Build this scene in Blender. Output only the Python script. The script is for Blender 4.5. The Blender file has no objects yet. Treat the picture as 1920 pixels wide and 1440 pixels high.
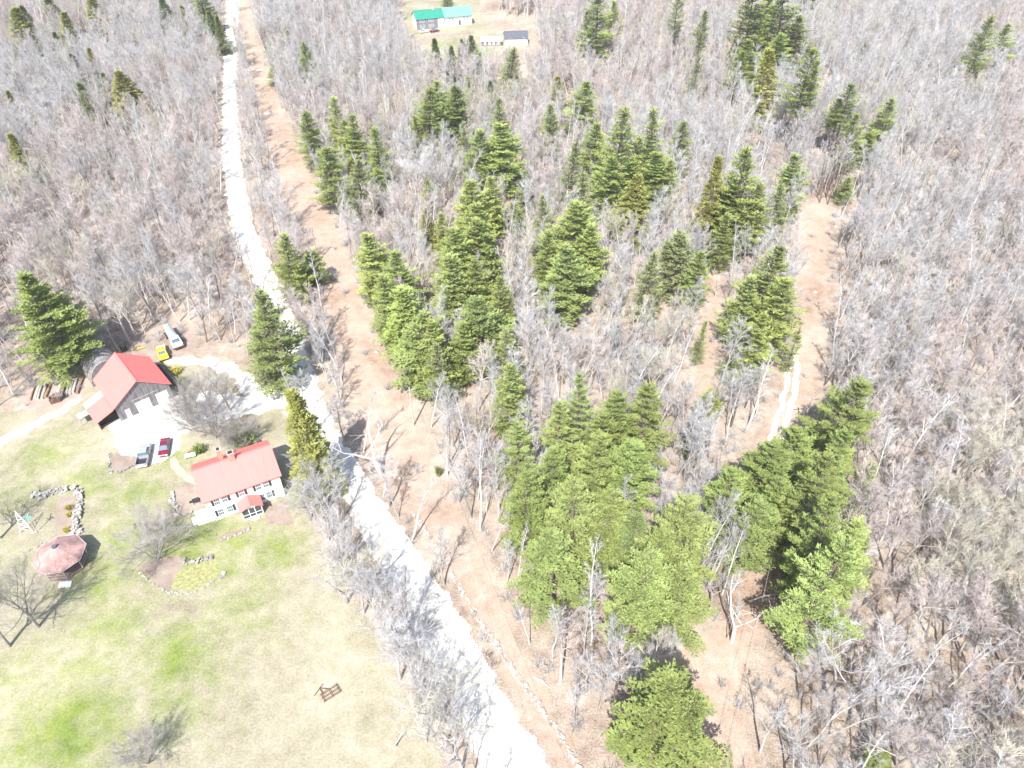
import bpy, math, random
import numpy as np
from mathutils import Vector, Matrix
R = math.radians
# ------------------------------------------------------------------ camera, world, sun
sc = bpy.context.scene
col = sc.collection
PITCH, H, F = R(41), 95.0, 1356.0          # drone: pitch below the horizon, height, focal length in px of a 1920 frame
cd = bpy.data.cameras.new('camera'); cam = bpy.data.objects.new('camera', cd); col.objects.link(cam)
cd.sensor_width = 36; cd.lens = 36*F/1920; cd.clip_end = 6000; cd.clip_start = .5
cam.location = (0, 0, H); cam.rotation_euler = (math.pi/2-PITCH, 0, 0); sc.camera = cam
SUN_EL, SUN_AZ = R(52), R(194)             # azimuth clockwise from +Y: the sun stands behind the camera, a little left
w = bpy.data.worlds.new('World'); sc.world = w; w.use_nodes = True
nt = w.node_tree; bg = nt.nodes['Background']
sky = nt.nodes.new('ShaderNodeTexSky'); sky.sky_type = 'NISHITA'; sky.sun_disc = False
sky.sun_elevation = SUN_EL; sky.sun_rotation = SUN_AZ; sky.air_density = 1.0; sky.dust_density = 1.5
nt.links.new(sky.outputs[0], bg.inputs[0]); bg.inputs[1].default_value = .13
sd = bpy.data.lights.new('sun', 'SUN'); so = bpy.data.objects.new('sun', sd); col.objects.link(so)
sd.energy = 4.6; sd.angle = R(.53); sd.color = (1, .965, .91)
dirs = Vector((math.sin(SUN_AZ)*math.cos(SUN_EL), math.cos(SUN_AZ)*math.cos(SUN_EL), math.sin(SUN_EL)))
so.rotation_euler = dirs.to_track_quat('Z', 'Y').to_euler(); so.location = (0, 0, 200)
sc.view_settings.view_transform = 'Standard'; sc.view_settings.look = 'None'
sc.view_settings.exposure = 1.09; sc.view_settings.gamma = 1
HAZE = .00018
# ------------------------------------------------------------------ pixel (1920x1440 photo) -> place
SP, CP = math.sin(PITCH), math.cos(PITCH)
def G(px, py, h=0.0):
    u, v = (px-960)/F, (py-720)/F
    d = (H-h)/(SP+v*CP)
    return Vector((u*d, d*(CP-v*SP), h))
def P(X, Y, Z):
    d = Y*CP+(H-Z)*SP
    return 960+F*X/d, 720+F*((H-Z)*CP-Y*SP)/d, F/d
# ------------------------------------------------------------------ helpers
def tag(o, label=None, cat=None, group=None, kind=None):
    if label: o['label'] = label
    if cat: o['category'] = cat
    if group: o['group'] = group
    if kind: o['kind'] = kind
    return o
def thing(name, label, cat, loc=(0, 0, 0), rz=0.0, group=None):
    o = bpy.data.objects.new(name, None); col.objects.link(o)
    o.location = loc; o.rotation_euler = (0, 0, rz); o.empty_display_size = .3
    return tag(o, label, cat, group)
class MB:
    def __init__(s): s.v = []; s.f = []; s.n = 0
    def add(s, vs, fs):
        b = len(s.v); s.v.extend(tuple(v) for v in vs); s.f.extend(tuple(b+i for i in f) for f in fs)
    def box(s, x0, x1, y0, y1, z0, z1):
        s.add([(x0,y0,z0),(x1,y0,z0),(x1,y1,z0),(x0,y1,z0),(x0,y0,z1),(x1,y0,z1),(x1,y1,z1),(x0,y1,z1)],
              [(0,3,2,1),(4,5,6,7),(0,1,5,4),(1,2,6,5),(2,3,7,6),(3,0,4,7)])
    def seg(s, p0, p1, r0, r1, n=3):
        p0, p1 = Vector(p0), Vector(p1); d = (p1-p0)
        if d.length < 1e-5: return
        d.normalize(); a = d.orthogonal().normalized(); b = d.cross(a)
        vs = []
        for p, r in ((p0, r0), (p1, r1)):
            for k in range(n):
                t = 2*math.pi*k/n; vs.append(p+(a*math.cos(t)+b*math.sin(t))*r)
        s.add(vs, [(k, (k+1) % n, n+(k+1) % n, n+k) for k in range(n)])
    def tube(s, pts, r, n=6, r1=None):
        for i in range(len(pts)-1):
            a = r if r1 is None else r+(r1-r)*i/(len(pts)-1)
            b = r if r1 is None else r+(r1-r)*(i+1)/(len(pts)-1)
            s.seg(pts[i], pts[i+1], a, b, n)
        q = Vector(pts[-1])
    def rod(s, p0, p1, r, n=10, r1=None):     # capped cylinder
        b = len(s.v); s.seg(p0, p1, r, r if r1 is None else r1, n)
        s.f.append(tuple(b+k for k in range(n))[::-1]); s.f.append(tuple(b+n+k for k in range(n)))
    def prism(s, prof, y0, y1):               # side profile (x,z) swept along y
        n = len(prof); s.add([(x, y0, z) for x, z in prof]+[(x, y1, z) for x, z in prof],
            [(k, (k+1) % n, n+(k+1) % n, n+k) for k in range(n)]+[tuple(range(n))[::-1], tuple(range(n, 2*n))])
    def prismx(s, prof, x0, x1):              # section (y,z) swept along x
        n = len(prof); s.add([(x0, y, z) for y, z in prof]+[(x1, y, z) for y, z in prof],
            [(k, (k+1) % n, n+(k+1) % n, n+k) for k in range(n)]+[tuple(range(n))[::-1], tuple(range(n, 2*n))])
    def slab(s, a, b, c, d, t):               # quad given by corners, thickened downwards
        vs = [Vector(q) for q in (a, b, c, d)]; lo = [q-Vector((0, 0, t)) for q in vs]
        s.add(vs+lo, [(0,1,2,3),(7,6,5,4),(0,4,5,1),(1,5,6,2),(2,6,7,3),(3,7,4,0)])
    def mesh(s, name, m):
        me = bpy.data.meshes.new(name); me.from_pydata(s.v, [], s.f)
        if m: me.materials.append(m)
        me.validate(); me.update()
        return me
    def build(s, name, m, parent=None, smooth=False, bevel=0):
        me = s.mesh(name, m)
        if bevel or not smooth:
            import bmesh
            if len(s.f) < 4000:
                bm = bmesh.new(); bm.from_mesh(me); bmesh.ops.recalc_face_normals(bm, faces=bm.faces); bm.to_mesh(me); bm.free()
        o = bpy.data.objects.new(name, me); col.objects.link(o)
        if parent: o.parent = parent
        if smooth:
            for p in me.polygons: p.use_smooth = True
        if bevel:
            b = o.modifiers.new('bevel', 'BEVEL'); b.width = bevel; b.segments = 2; b.limit_method = 'ANGLE'
        return o
def mat(name, c, rough=.8, var=.25, scale=1.5, c2=None, bump=0, bscale=8, metal=0, spec=.3, rand=0, trans=0, stretch=None, coord='Object', detail=6):
    m = bpy.data.materials.new(name); m.use_nodes = True; t = m.node_tree; N = t.nodes; Lk = t.links
    b = N['Principled BSDF']; b.inputs['Roughness'].default_value = rough; b.inputs['Metallic'].default_value = metal
    b.inputs['Specular IOR Level'].default_value = spec
    tc = N.new('ShaderNodeTexCoord'); src = tc.outputs[coord]
    if stretch:
        mp = N.new('ShaderNodeMapping'); mp.inputs['Scale'].default_value = stretch; Lk.new(src, mp.inputs[0]); src = mp.outputs[0]
    nz = N.new('ShaderNodeTexNoise'); nz.inputs['Scale'].default_value = scale; nz.inputs['Detail'].default_value = detail
    nz.inputs['Roughness'].default_value = .65; Lk.new(src, nz.inputs['Vector'])
    cr = N.new('ShaderNodeValToRGB'); e = cr.color_ramp.elements
    e[0].position = .33; e[1].position = .67
    lo = tuple(x*(1-var) for x in c); hi = c2 if c2 else tuple(min(1, x*(1+var)) for x in c)
    e[0].color = (*lo, 1); e[1].color = (*hi, 1); Lk.new(nz.outputs['Fac'], cr.inputs[0]); out = cr.outputs[0]
    if rand:
        oi = N.new('ShaderNodeObjectInfo'); hs = N.new('ShaderNodeHueSaturation')
        mr = N.new('ShaderNodeMapRange'); mr.inputs[3].default_value = 1-rand; mr.inputs[4].default_value = 1+rand
        Lk.new(oi.outputs['Random'], mr.inputs[0]); Lk.new(mr.outputs[0], hs.inputs['Value'])
        mu = N.new('ShaderNodeMath'); mu.operation = 'MULTIPLY'; mu.inputs[1].default_value = 37.7; Lk.new(oi.outputs['Random'], mu.inputs[0])
        fr = N.new('ShaderNodeMath'); fr.operation = 'FRACT'; Lk.new(mu.outputs[0], fr.inputs[0])
        m2 = N.new('ShaderNodeMapRange'); m2.inputs[3].default_value = .5-.10*rand; m2.inputs[4].default_value = .5+.03*rand
        Lk.new(fr.outputs[0], m2.inputs[0]); Lk.new(m2.outputs[0], hs.inputs['Hue']); Lk.new(out, hs.inputs['Color']); out = hs.outputs[0]
    Lk.new(out, b.inputs['Base Color'])
    if bump:
        n2 = N.new('ShaderNodeTexNoise'); n2.inputs['Scale'].default_value = bscale; n2.inputs['Detail'].default_value = 5; Lk.new(src, n2.inputs['Vector'])
        bp = N.new('ShaderNodeBump'); bp.inputs['Strength'].default_value = bump; bp.inputs['Distance'].default_value = .1
        Lk.new(n2.outputs['Fac'], bp.inputs['Height']); Lk.new(bp.outputs[0], b.inputs['Normal'])
    if trans:
        tr = N.new('ShaderNodeBsdfTranslucent'); Lk.new(out, tr.inputs[0]); mx = N.new('ShaderNodeMixShader'); mx.inputs[0].default_value = trans
        Lk.new(b.outputs[0], mx.inputs[1]); Lk.new(tr.outputs[0], mx.inputs[2]); Lk.new(mx.outputs[0], N['Material Output'].inputs[0])
    return m
def ground_mat(name, stops, s1=.06, s2=.5, s3=4.0, bump=.5, attr=None, attr_cols=None, w3=.35):
    """stops: colours from dark to light, driven by three octaves of noise; attr mixes in attr_cols the same way"""
    m = bpy.data.materials.new(name); m.use_nodes = True; t = m.node_tree; N = t.nodes; Lk = t.links
    b = N['Principled BSDF']; b.inputs['Roughness'].default_value = .95; b.inputs['Specular IOR Level'].default_value = .1
    tc = N.new('ShaderNodeTexCoord')
    def noise(s, d=4, r=.6, dist=0):
        n = N.new('ShaderNodeTexNoise'); n.inputs['Scale'].default_value = s; n.inputs['Detail'].default_value = d
        n.inputs['Roughness'].default_value = r; n.inputs['Distortion'].default_value = dist; Lk.new(tc.outputs['Object'], n.inputs['Vector']); return n.outputs['Fac']
    def mad(a, k, c=0.0):
        q = N.new('ShaderNodeMath'); q.operation = 'MULTIPLY_ADD'; Lk.new(a, q.inputs[0]); q.inputs[1].default_value = k
        if isinstance(c, float): q.inputs[2].default_value = c
        else: Lk.new(c, q.inputs[2])
        return q.outputs[0]
    fine = noise(s3, 8, .8)
    f = mad(noise(s1, 5, .6, .6), .9, mad(noise(s2, 6, .7), .75, mad(fine, w3*2, -.325-w3)))
    def ramp(cs):
        cr = N.new('ShaderNodeValToRGB'); e = cr.color_ramp.elements
        while len(e) < len(cs): e.new(.5)
        for i, c in enumerate(cs): e[i].position = .18+.64*i/(len(cs)-1); e[i].color = (*c, 1)
        Lk.new(f, cr.inputs[0]); return cr.outputs[0]
    out = ramp(stops)
    if attr:
        a = N.new('ShaderNodeAttribute'); a.attribute_name = attr; g = mad(a.outputs['Fac'], 1.0, mad(noise(.35, 6, .7), 2.0, -1.12))
        cl = N.new('ShaderNodeClamp'); Lk.new(g, cl.inputs[0]); mx = N.new('ShaderNodeMix'); mx.data_type = 'RGBA'
        Lk.new(cl.outputs[0], mx.inputs[0]); Lk.new(out, mx.inputs[6]); Lk.new(ramp(attr_cols), mx.inputs[7]); out = mx.outputs[2]
    Lk.new(out, b.inputs['Base Color'])
    bp = N.new('ShaderNodeBump'); bp.inputs['Strength'].default_value = bump; bp.inputs['Distance'].default_value = .15
    Lk.new(fine, bp.inputs['Height']); Lk.new(bp.outputs[0], b.inputs['Normal'])
    return m
def poly(px): return np.array([G(x, y).xy[:] for x, y in px])
def inside(pts, pg):
    x, y = pts[:, 0], pts[:, 1]; r = np.zeros(len(pts), bool); n = len(pg); j = n-1
    for i in range(n):
        xi, yi = pg[i]; xj, yj = pg[j]
        if yi != yj:
            r ^= ((yi > y) != (yj > y)) & (x < (xj-xi)*(y-yi)/(yj-yi)+xi)
        j = i
    return r
def wob(p, amp, s, seed=0):
    rs = np.random.RandomState(seed); o = np.zeros_like(p)
    for k in range(7):
        a = rs.rand(2)*6.28; f = s*(1.6**(k*.8)); d = rs.randn(2, 2); d /= np.linalg.norm(d, axis=1)[:, None]
        for c in (0, 1): o[:, c] += np.sin(p@d[c]*f+a[c]+o[:, 1-c])*amp/(1.4**k)
    return p+o*.5
def sheet(name, pg, z, m, res=.3, amp=.4, freq=1.2, seed=1, attr=None):
    lo, hi = pg.min(0)-1, pg.max(0)+1
    nx, ny = int((hi[0]-lo[0])/res)+1, int((hi[1]-lo[1])/res)+1
    X, Y = np.meshgrid(np.arange(nx), np.arange(ny)); c = np.stack([lo[0]+(X.ravel()+.5)*res, lo[1]+(Y.ravel()+.5)*res], 1)
    keep = inside(wob(c, amp, freq, seed), pg)
    i = np.flatnonzero(keep); xi, yi = i % nx, i//nx; W = nx+1
    q = np.stack([yi*W+xi, yi*W+xi+1, (yi+1)*W+xi+1, (yi+1)*W+xi], 1)
    u, inv = np.unique(q, return_inverse=True); inv = inv.reshape(q.shape)
    vx, vy = lo[0]+(u % W)*res, lo[1]+(u//W)*res
    co = np.stack([vx, vy, np.full(len(u), z)], 1).astype('f')
    me = bpy.data.meshes.new(name); me.vertices.add(len(u)); me.vertices.foreach_set('co', co.ravel())
    me.loops.add(q.size); me.loops.foreach_set('vertex_index', inv.ravel().astype('i'))
    me.polygons.add(len(q)); me.polygons.foreach_set('loop_start', np.arange(0, q.size, 4, dtype='i'))
    me.update(calc_edges=True); me.materials.append(m)
    if attr:
        a = me.attributes.new(attr[0], 'FLOAT', 'POINT'); a.data.foreach_set('value', attr[1](co).astype('f'))
    o = bpy.data.objects.new(name, me); col.objects.link(o); return tag(o, kind='structure')
# ------------------------------------------------------------------ materials
M = {}
M['litter'] = ground_mat('leaf_litter', [(.13,.095,.07),(.28,.22,.175),(.40,.335,.275),(.49,.435,.37)], s3=4, bump=.9, w3=.6)
M['corridor'] = ground_mat('dry_grass_litter', [(.22,.145,.105),(.35,.26,.20),(.425,.335,.27),(.50,.43,.36)], s3=3.6, bump=.9, w3=.6)
M['lawn'] = ground_mat('lawn_grass', [(.19,.17,.11),(.275,.25,.175),(.345,.315,.235),(.43,.39,.31)], s1=.07, s2=.5, s3=3.0, bump=.6,
    attr='green', attr_cols=[(.095,.14,.03),(.155,.205,.045),(.235,.265,.08),(.33,.32,.15)], w3=.7)
M['gravel'] = ground_mat('pale_gravel', [(.41,.38,.33),(.63,.605,.555),(.78,.76,.715)], s1=.12, s3=5, bump=.6, w3=.6)
M['yard'] = ground_mat('bare_dirt', [(.20,.15,.12),(.32,.26,.22),(.42,.36,.31)], s3=4, bump=.8)
M['bed'] = ground_mat('mulch_bed', [(.18,.13,.10),(.30,.24,.20),(.40,.35,.30)], s3=5, bump=.8)
M['paver'] = mat('pinkish_paving', (.42,.34,.27), .9, .12, 3, bump=.3)
M['stone'] = mat('grey_field_stone', (.33,.315,.29), .9, .45, 1.3, bump=.5, rand=.25)
M['bark'] = mat('grey_bark', (.36,.33,.30), .95, .3, 2, bump=.4, rand=.3)
M['twig'] = mat('grey_twigs', (.43,.42,.42), .9, .2, .5, rand=.15)
M['twigdark'] = mat('dark_grey_twigs', (.30,.28,.27), .9, .25, .5, rand=.1)
M['twigpink'] = mat('pinkish_twigs', (.46,.405,.385), .9, .2, .5, rand=.15)
M['twigolive'] = mat('olive_grey_twigs', (.43,.41,.33), .9, .2, .5, rand=.15)
M['birch'] = mat('white_birch_bark', (.62,.60,.57), .8, .3, 1.2, rand=.12, stretch=(1, 1, 3))
M['darkbark'] = mat('dark_bark', (.16,.125,.105), .95, .3, 2, rand=.3)
M['pinebark'] = mat('pine_bark', (.17,.13,.11), .95, .3, 2)
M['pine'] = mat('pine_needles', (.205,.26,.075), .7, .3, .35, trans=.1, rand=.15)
M['pinemid'] = mat('brightened_pine_needles', (.26,.32,.09), .7, .3, .35, trans=.14, rand=.15)  # needle colour brightened to offset self-shadowing in the farther crowns
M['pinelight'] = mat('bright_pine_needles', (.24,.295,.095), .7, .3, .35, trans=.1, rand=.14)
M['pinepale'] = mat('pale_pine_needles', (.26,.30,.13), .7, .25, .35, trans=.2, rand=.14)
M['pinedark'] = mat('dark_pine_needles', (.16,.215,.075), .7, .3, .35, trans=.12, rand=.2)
M['spruce'] = mat('golden_spruce_needles', (.30,.31,.085), .7, .35, .5, trans=.15, rand=.15)
M['redroof'] = mat('red_metal_roof', (.76,.195,.175), .62, .05, .8, spec=.25, stretch=(3, .3, .3))
M['tealroof'] = mat('teal_metal_roof', (.03,.23,.16), .4, .1, .8, spec=.5)
M['teallight'] = mat('pale_teal_metal_roof', (.16,.42,.33), .35, .1, .8, spec=.6)
M['darkroof'] = mat('dark_shingles', (.10,.105,.13), .8, .2, 3, bump=.3)
M['white'] = mat('white_paint', (.78,.78,.77), .6, .05, .6)
M['shutter'] = mat('dark_shutter_paint', (.05,.055,.06), .5, .1, 3)
M['glass'] = mat('window_glass', (.12,.17,.21), .08, .2, .5, spec=.8)
M['screen'] = mat('dark_screen', (.07,.075,.08), .7, .2, 2)
M['brick'] = mat('chimney_brick', (.46,.26,.20), .9, .3, 5, bump=.4)
M['barnwood'] = mat('weathered_barn_boards', (.20,.19,.20), .9, .55, 2.2, stretch=(4, 4, .25), bump=.4, bscale=6)
M['woodgrey'] = mat('grey_wood', (.42,.38,.34), .9, .3, 2, rand=.2)
M['woodbrown'] = mat('brown_wood', (.30,.20,.13), .9, .3, 2, rand=.2)
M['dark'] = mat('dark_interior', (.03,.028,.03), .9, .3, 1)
M['shingle'] = mat('pinkish_brown_shingles', (.36,.225,.205), .9, .32, .8, bump=.5, bscale=5)
M['metal'] = mat('galvanised_metal', (.55,.60,.62), .35, .12, 1, metal=.5, spec=.6)
M['clearpanel'] = mat('pale_blue_roof_panel', (.55,.68,.72), .3, .12, 1, spec=.6)
M['rust'] = mat('rusty_iron', (.13,.07,.05), .85, .45, 2.5, bump=.3)
M['yellow'] = mat('yellow_paint', (.72,.56,.03), .45, .12, 1.5)
M['silver'] = mat('silver_car_paint', (.42,.44,.46), .3, .05, 1, metal=.3, spec=.6)
M['redcar'] = mat('red_car_paint', (.17,.012,.035), .28, .08, 1, spec=.7)
M['tyre'] = mat('tyre_rubber', (.03,.03,.032), .8, .2, 3)
M['lamp'] = mat('lamp_glass', (.75,.73,.68), .15, .05, 2, spec=.8)
M['tail'] = mat('tail_lamp_red', (.45,.02,.02), .25, .05, 2, spec=.7)
M['black'] = mat('black_enamel', (.03,.03,.035), .4, .1, 2)
M['teal'] = mat('turquoise_paint', (.10,.45,.42), .6, .1, 2)
M['moss'] = mat('grassy_bed', (.27,.27,.12), .95, .35, 2, bump=.6)
M['shrubgreen'] = mat('shrub_leaves', (.20,.28,.05), .7, .3, .5, trans=.25, rand=.1)
M['shrubgold'] = mat('golden_shrub_leaves', (.42,.36,.06), .7, .3, .5, trans=.25, rand=.1)
M['wire'] = mat('wire_metal', (.35,.35,.36), .5, .1, 1)
# ------------------------------------------------------------------ the ground and its sheets
b = MB(); b.add([(-2500,-1500,0),(2500,-1500,0),(2500,3500,0),(-2500,3500,0)], [(0,1,2,3)])
tag(b.build('forest_floor', M['litter']), kind='structure')
road_r = [(462,-140),(448,0),(443,150),(450,300),(477,430),(500,480),(530,540),(560,620),(590,702),(621,784),(640,820),(661,850),(690,900),(735,965),(800,1060),(850,1130),(890,1200),(923,1260),(960,1330),(1007,1400),(1040,1450),(1130,1600)]
road_l = [(985,1600),(905,1450),(880,1400),(850,1330),(815,1260),(783,1200),(748,1130),(705,1060),(660,965),(630,900),(605,850),(590,820),(575,784),(548,702),(520,620),(483,540),(452,480),(434,430),(416,300),(418,150),(425,0),(440,-140)]
ROAD = poly(road_r+road_l); sheet('gravel_road', ROAD, .010, M['gravel'], .25, .5, 1.1, 3)
corr = [(452,-60),(450,0),(462,100),(484,200),(514,300),(548,400),(592,500),(622,600),(652,700),(672,800),(712,900),(760,970),(822,1060),(872,1130),(912,1200),(945,1260),(982,1330),(1029,1400),(1062,1450),(1150,1600),
        (1190,1600),(1105,1450),(1065,1380),(1028,1310),(992,1240),(955,1150),(925,1080),(882,1000),(835,905),(795,810),(748,700),(703,600),(657,500),(622,400),(572,300),(527,200),(487,100),(468,0),(464,-60)]
CORR = poly(corr); sheet('cleared_corridor', CORR, .004, M['corridor'], .35, .9, .7, 4)
lawn = [(-260,790),(0,770),(60,770),(150,745),(200,700),(235,690),(330,668),(420,672),(480,700),(530,745),(548,800),(560,860),(575,930),(585,985),(640,1080),(690,1160),(755,1280),(815,1395),(850,1460),(920,1620),(-700,1620),(-420,1100)]
LAWN = poly(lawn)
blobs = [(330,1040,60,1.0),(120,1370,85,1.0),(330,1230,55,.95),(250,930,60,.75),(390,1000,45,.8),(200,1080,60,.8),(520,1030,50,.8),(90,850,60,.75),(230,1010,45,.95),(440,1010,40,.9),(330,860,45,.6),
         (40,1260,60,.55),(450,1130,60,.6),(170,900,55,.7),(420,1060,40,.8),(500,1180,50,.25),(200,1180,70,.7),(150,1280,60,.7),(30,930,50,.5),(330,1330,50,.6),(400,1260,40,.5),(540,930,40,.4),(30,1420,70,.7),(-100,1100,90,.6),(-100,1350,90,.6)]
bw = [(G(x, y).x, G(x, y).y, r/11.5, a) for x, y, r, a in blobs]
def green(co):
    g = np.zeros(len(co))
    for x, y, r, a in bw: g = np.maximum(g, a*np.exp(-(((co[:, 0]-x)**2+(co[:, 1]-y)**2)/(1.5*r*r))))
    return g*1.05
sheet('lawn', LAWN, .004, M['lawn'], .4, 1.0, .6, 5, ('green', green))
parking = [(206,800),(222,785),(262,768),(312,748),(330,742),(400,735),(455,742),(440,712),(410,694),(370,684),(318,684),(313,673),(360,667),(420,675),(462,697),(490,722),(530,733),(575,720),(600,762),(540,765),(500,770),(440,785),(380,795),(345,812),(330,850),(316,862),(282,873),(262,868),(215,838)]
DRIVE = poly(parking); sheet('driveway', DRIVE, .014, M['gravel'], .25, .6, 1.1, 6)
t1 = [(-60,850),(0,822),(60,792),(110,766),(150,744),(156,750),(118,774),(66,802),(0,838),(-60,868)]
sheet('farm_track', poly(t1), .010, M['gravel'], .25, .4, 1.2, 8)
yard = [(225,672),(262,640),(330,612),(385,640),(350,662),(300,690),(330,715),(318,742),(300,700),(250,690)]
sheet('barn_yard', poly(yard), .008, M['yard'], .35, .9, .8, 9)
sheet('log_yard', poly([(40,735),(70,712),(150,705),(160,735),(110,762),(60,770)]), .008, M['yard'], .35, .9, .8, 10)
green2 = [(755,0),(750,-20),(900,-10),(905,40),(935,62),(1000,66),(1000,92),(950,98),(920,112),(870,105),(860,125),(800,125),(784,95),(760,60)]
H2L = poly(green2)
g2 = [(G(x, y).x, G(x, y).y, r/4.2, a) for x, y, r, a in [(800,110,26,1.1),(905,98,22,1.1),(775,30,24,.8),(850,65,40,.4),(830,85,22,.6)]]
def green_b(co):
    g = np.zeros(len(co))
    for x, y, r, a in g2: g = np.maximum(g, a*np.exp(-(((co[:, 0]-x)**2+(co[:, 1]-y)**2)/(1.2*r*r))))
    return g
sheet('far_lawn', H2L, .004, M['lawn'], .6, 1.5, .4, 11, ('green', green_b))
sheet('far_driveway', poly([(768,84),(790,72),(815,62),(880,58),(890,62),(830,68),(800,78),(782,90),(768,92)]), .010, M['yard'], .4, .5, 1, 12)
track = [(1505,392),(1522,380),(1552,372),(1556,450),(1550,560),(1542,650),(1536,720),(1500,800),(1468,850),(1430,900),(1380,960),(1370,880),(1400,840),(1432,800),(1462,740),(1474,680),(1490,620),(1500,560),(1490,500),(1492,440)]
TRACK = poly(track); sheet('dirt_lane_verge', TRACK, .004, M['corridor'], .35, .9, .7, 13)
sheet('wheel_rut', poly([(1486,648),(1494,646),(1502,690),(1496,740),(1482,790),(1470,830),(1458,828),(1470,786),(1484,740),(1490,692)]), .010, M['gravel'], .2, .3, 1, 14)
sheet('wheel_rut', poly([(1474,660),(1480,658),(1484,700),(1474,748),(1460,795),(1444,838),(1436,836),(1450,792),(1465,745),(1474,700)]), .010, M['gravel'], .2, .3, 1, 15)
low = [(1290,1190),(1340,1180),(1400,1060),(1450,1030),(1470,1060),(1420,1200),(1400,1280),(1400,1380),(1430,1450),(1480,1620),(1300,1620),(1290,1450),(1265,1340),(1270,1260)]
LOW = poly(low); sheet('pine_needle_path', LOW, .004, M['corridor'], .35, 1.0, .7, 16)
lane = [(1325,440),(1360,440),(1352,560),(1345,640),(1335,760),(1280,790),(1268,750),(1305,680),(1300,600),(1330,540)]
LANE = poly(lane); sheet('grassy_lane', LANE, .004, M['corridor'], .35, 1.2, .5, 17)
sheet('forest_path', poly([(1380,40),(1394,40),(1398,100),(1388,150),(1380,190),(1368,190),(1372,140),(1366,100)]), .004, M['corridor'], .4, .8, .7, 18)
sheet('garden_path', poly([(318,862),(328,855),(336,872),(352,888),(372,897),(372,910),(350,903),(330,888),(320,874)]), .018, M['paver'], .15, .12, 2, 19)
sheet('garden_bed', poly([(322,925),(345,905),(380,905),(392,930),(384,958),(340,968),(326,950)]), .012, M['bed'], .2, .3, 1.5, 20)
sheet('garden_bed', poly([(110,930),(140,930),(146,985),(120,1000),(98,985)]), .012, M['bed'], .2, .5, 1.2, 21)
sheet('garden_bed', poly([(205,862),(222,845),(262,852),(265,868),(222,886),(206,884)]), .012, M['bed'], .2, .4, 1.2, 22)
sheet('garden_bed', poly([(262,1068),(275,1050),(330,1040),(345,1060),(330,1095),(315,1110),(280,1092)]), .012, M['bed'], .2, .4, 1.2, 23)
sheet('garden_bed', poly([(495,950),(530,935),(552,980),(505,985)]), .012, M['bed'], .2, .5, 1.2, 24)
sheet('garden_bed', poly([(412,1005),(470,985),(472,994),(416,1014)]), .012, M['bed'], .2, .2, 1.2, 25)
sheet('flower_bed', poly([(330,1072),(405,1045),(408,1080),(370,1106),(325,1108)]), .016, M['moss'], .2, .4, 1.2, 26)
# ------------------------------------------------------------------ tree builders
def wander(rng, p, d, L, n, up=.0, jit=.12):
    pts = [Vector(p)]; d = Vector(d).normalized()
    for i in range(n):
        d = (d+Vector((rng.gauss(0, jit), rng.gauss(0, jit), rng.gauss(0, jit)+up))).normalized()
        pts.append(pts[-1]+d*(L/n))
    return pts
def at(pts, t):
    f = t*(len(pts)-1); i = min(int(f), len(pts)-2); return pts[i].lerp(pts[i+1], f-i), (pts[i+1]-pts[i]).normalized()
def perp(rng, d, spread, up=.15):
    a = d.orthogonal().normalized(); b = d.cross(a); t = rng.random()*6.283
    return (d+(a*math.cos(t)+b*math.sin(t))*spread+Vector((0, 0, up))).normalized()
def bare_tree(seed, h, cr, base=.35, nl=16, nb=6, ntw=6, tr=.013, tw=.0135, elev=(.6, 1.3), lean=.03, fork=False, low=False):
    rng = random.Random(seed); T, C = MB(), MB()
    stems = []
    if fork:
        k = rng.choice([2, 3]) if not low else 5
        hb = h*(.28 if not low else .05); p0 = wander(rng, (0, 0, -.1), (rng.gauss(0, lean), rng.gauss(0, lean), 1), hb, 3, 0, .04)
        T.tube(p0, h*tr*1.15, 7, h*tr)
        for i in range(k):
            a = 6.283*i/k+rng.random(); s = rng.uniform(.25, .5) if not low else rng.uniform(.4, .9)
            st = wander(rng, p0[-1], (math.cos(a)*s, math.sin(a)*s, 1), (h-hb)*rng.uniform(.8, 1), 7, .05, .09)
            stems.append((st, h*tr*.75)); T.tube(st, h*tr*.75, 5, .02)
    else:
        st = wander(rng, (0, 0, -.1), (rng.gauss(0, lean), rng.gauss(0, lean), 1), h, 9, .02, .05)
        stems.append((st, h*tr)); T.tube(st, h*tr, 6, .018)
    for st, r0 in stems:
        n = max(5, nl//len(stems))
        for i in range(n):
            b0 = base if not fork else .12
            t = b0+(1-b0)*((i+rng.random())/n)**.85; t = min(t, .98)
            p, d = at(st, t); a = i*2.4+rng.random()*.8; e = rng.uniform(*elev)
            dd = Vector((math.cos(a)*math.cos(e), math.sin(a)*math.cos(e), math.sin(e)))
            L = (cr*1.45*(1.08-t)**.55)*rng.uniform(.65, 1.1)
            lb = wander(rng, p, dd, L, 4, .06, .13); rl = max(.022, r0*(1.05-t)*.55)
            C.tube(lb, rl, 4, .014)
            for j in range(nb):
                s = .22+.78*(j+rng.random())/nb; s = min(s, .99); q, qd = at(lb, s)
                bl = wander(rng, q, perp(rng, qd, .75), L*.42*(1.2-s*.6)*rng.uniform(.6, 1.2), 2, .05, .12)
                C.tube(bl, .016, 3, .010)
                for k in range(ntw):
                    s2 = .1+.9*(k+rng.random())/ntw; z, zd = at(bl, min(.99, s2))
                    e2 = z+perp(rng, zd, .8, .2)*L*.2*rng.uniform(.6, 1.4)
                    C.seg(z, e2, tw*.55, tw*.35, 3)
    return T, C
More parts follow.
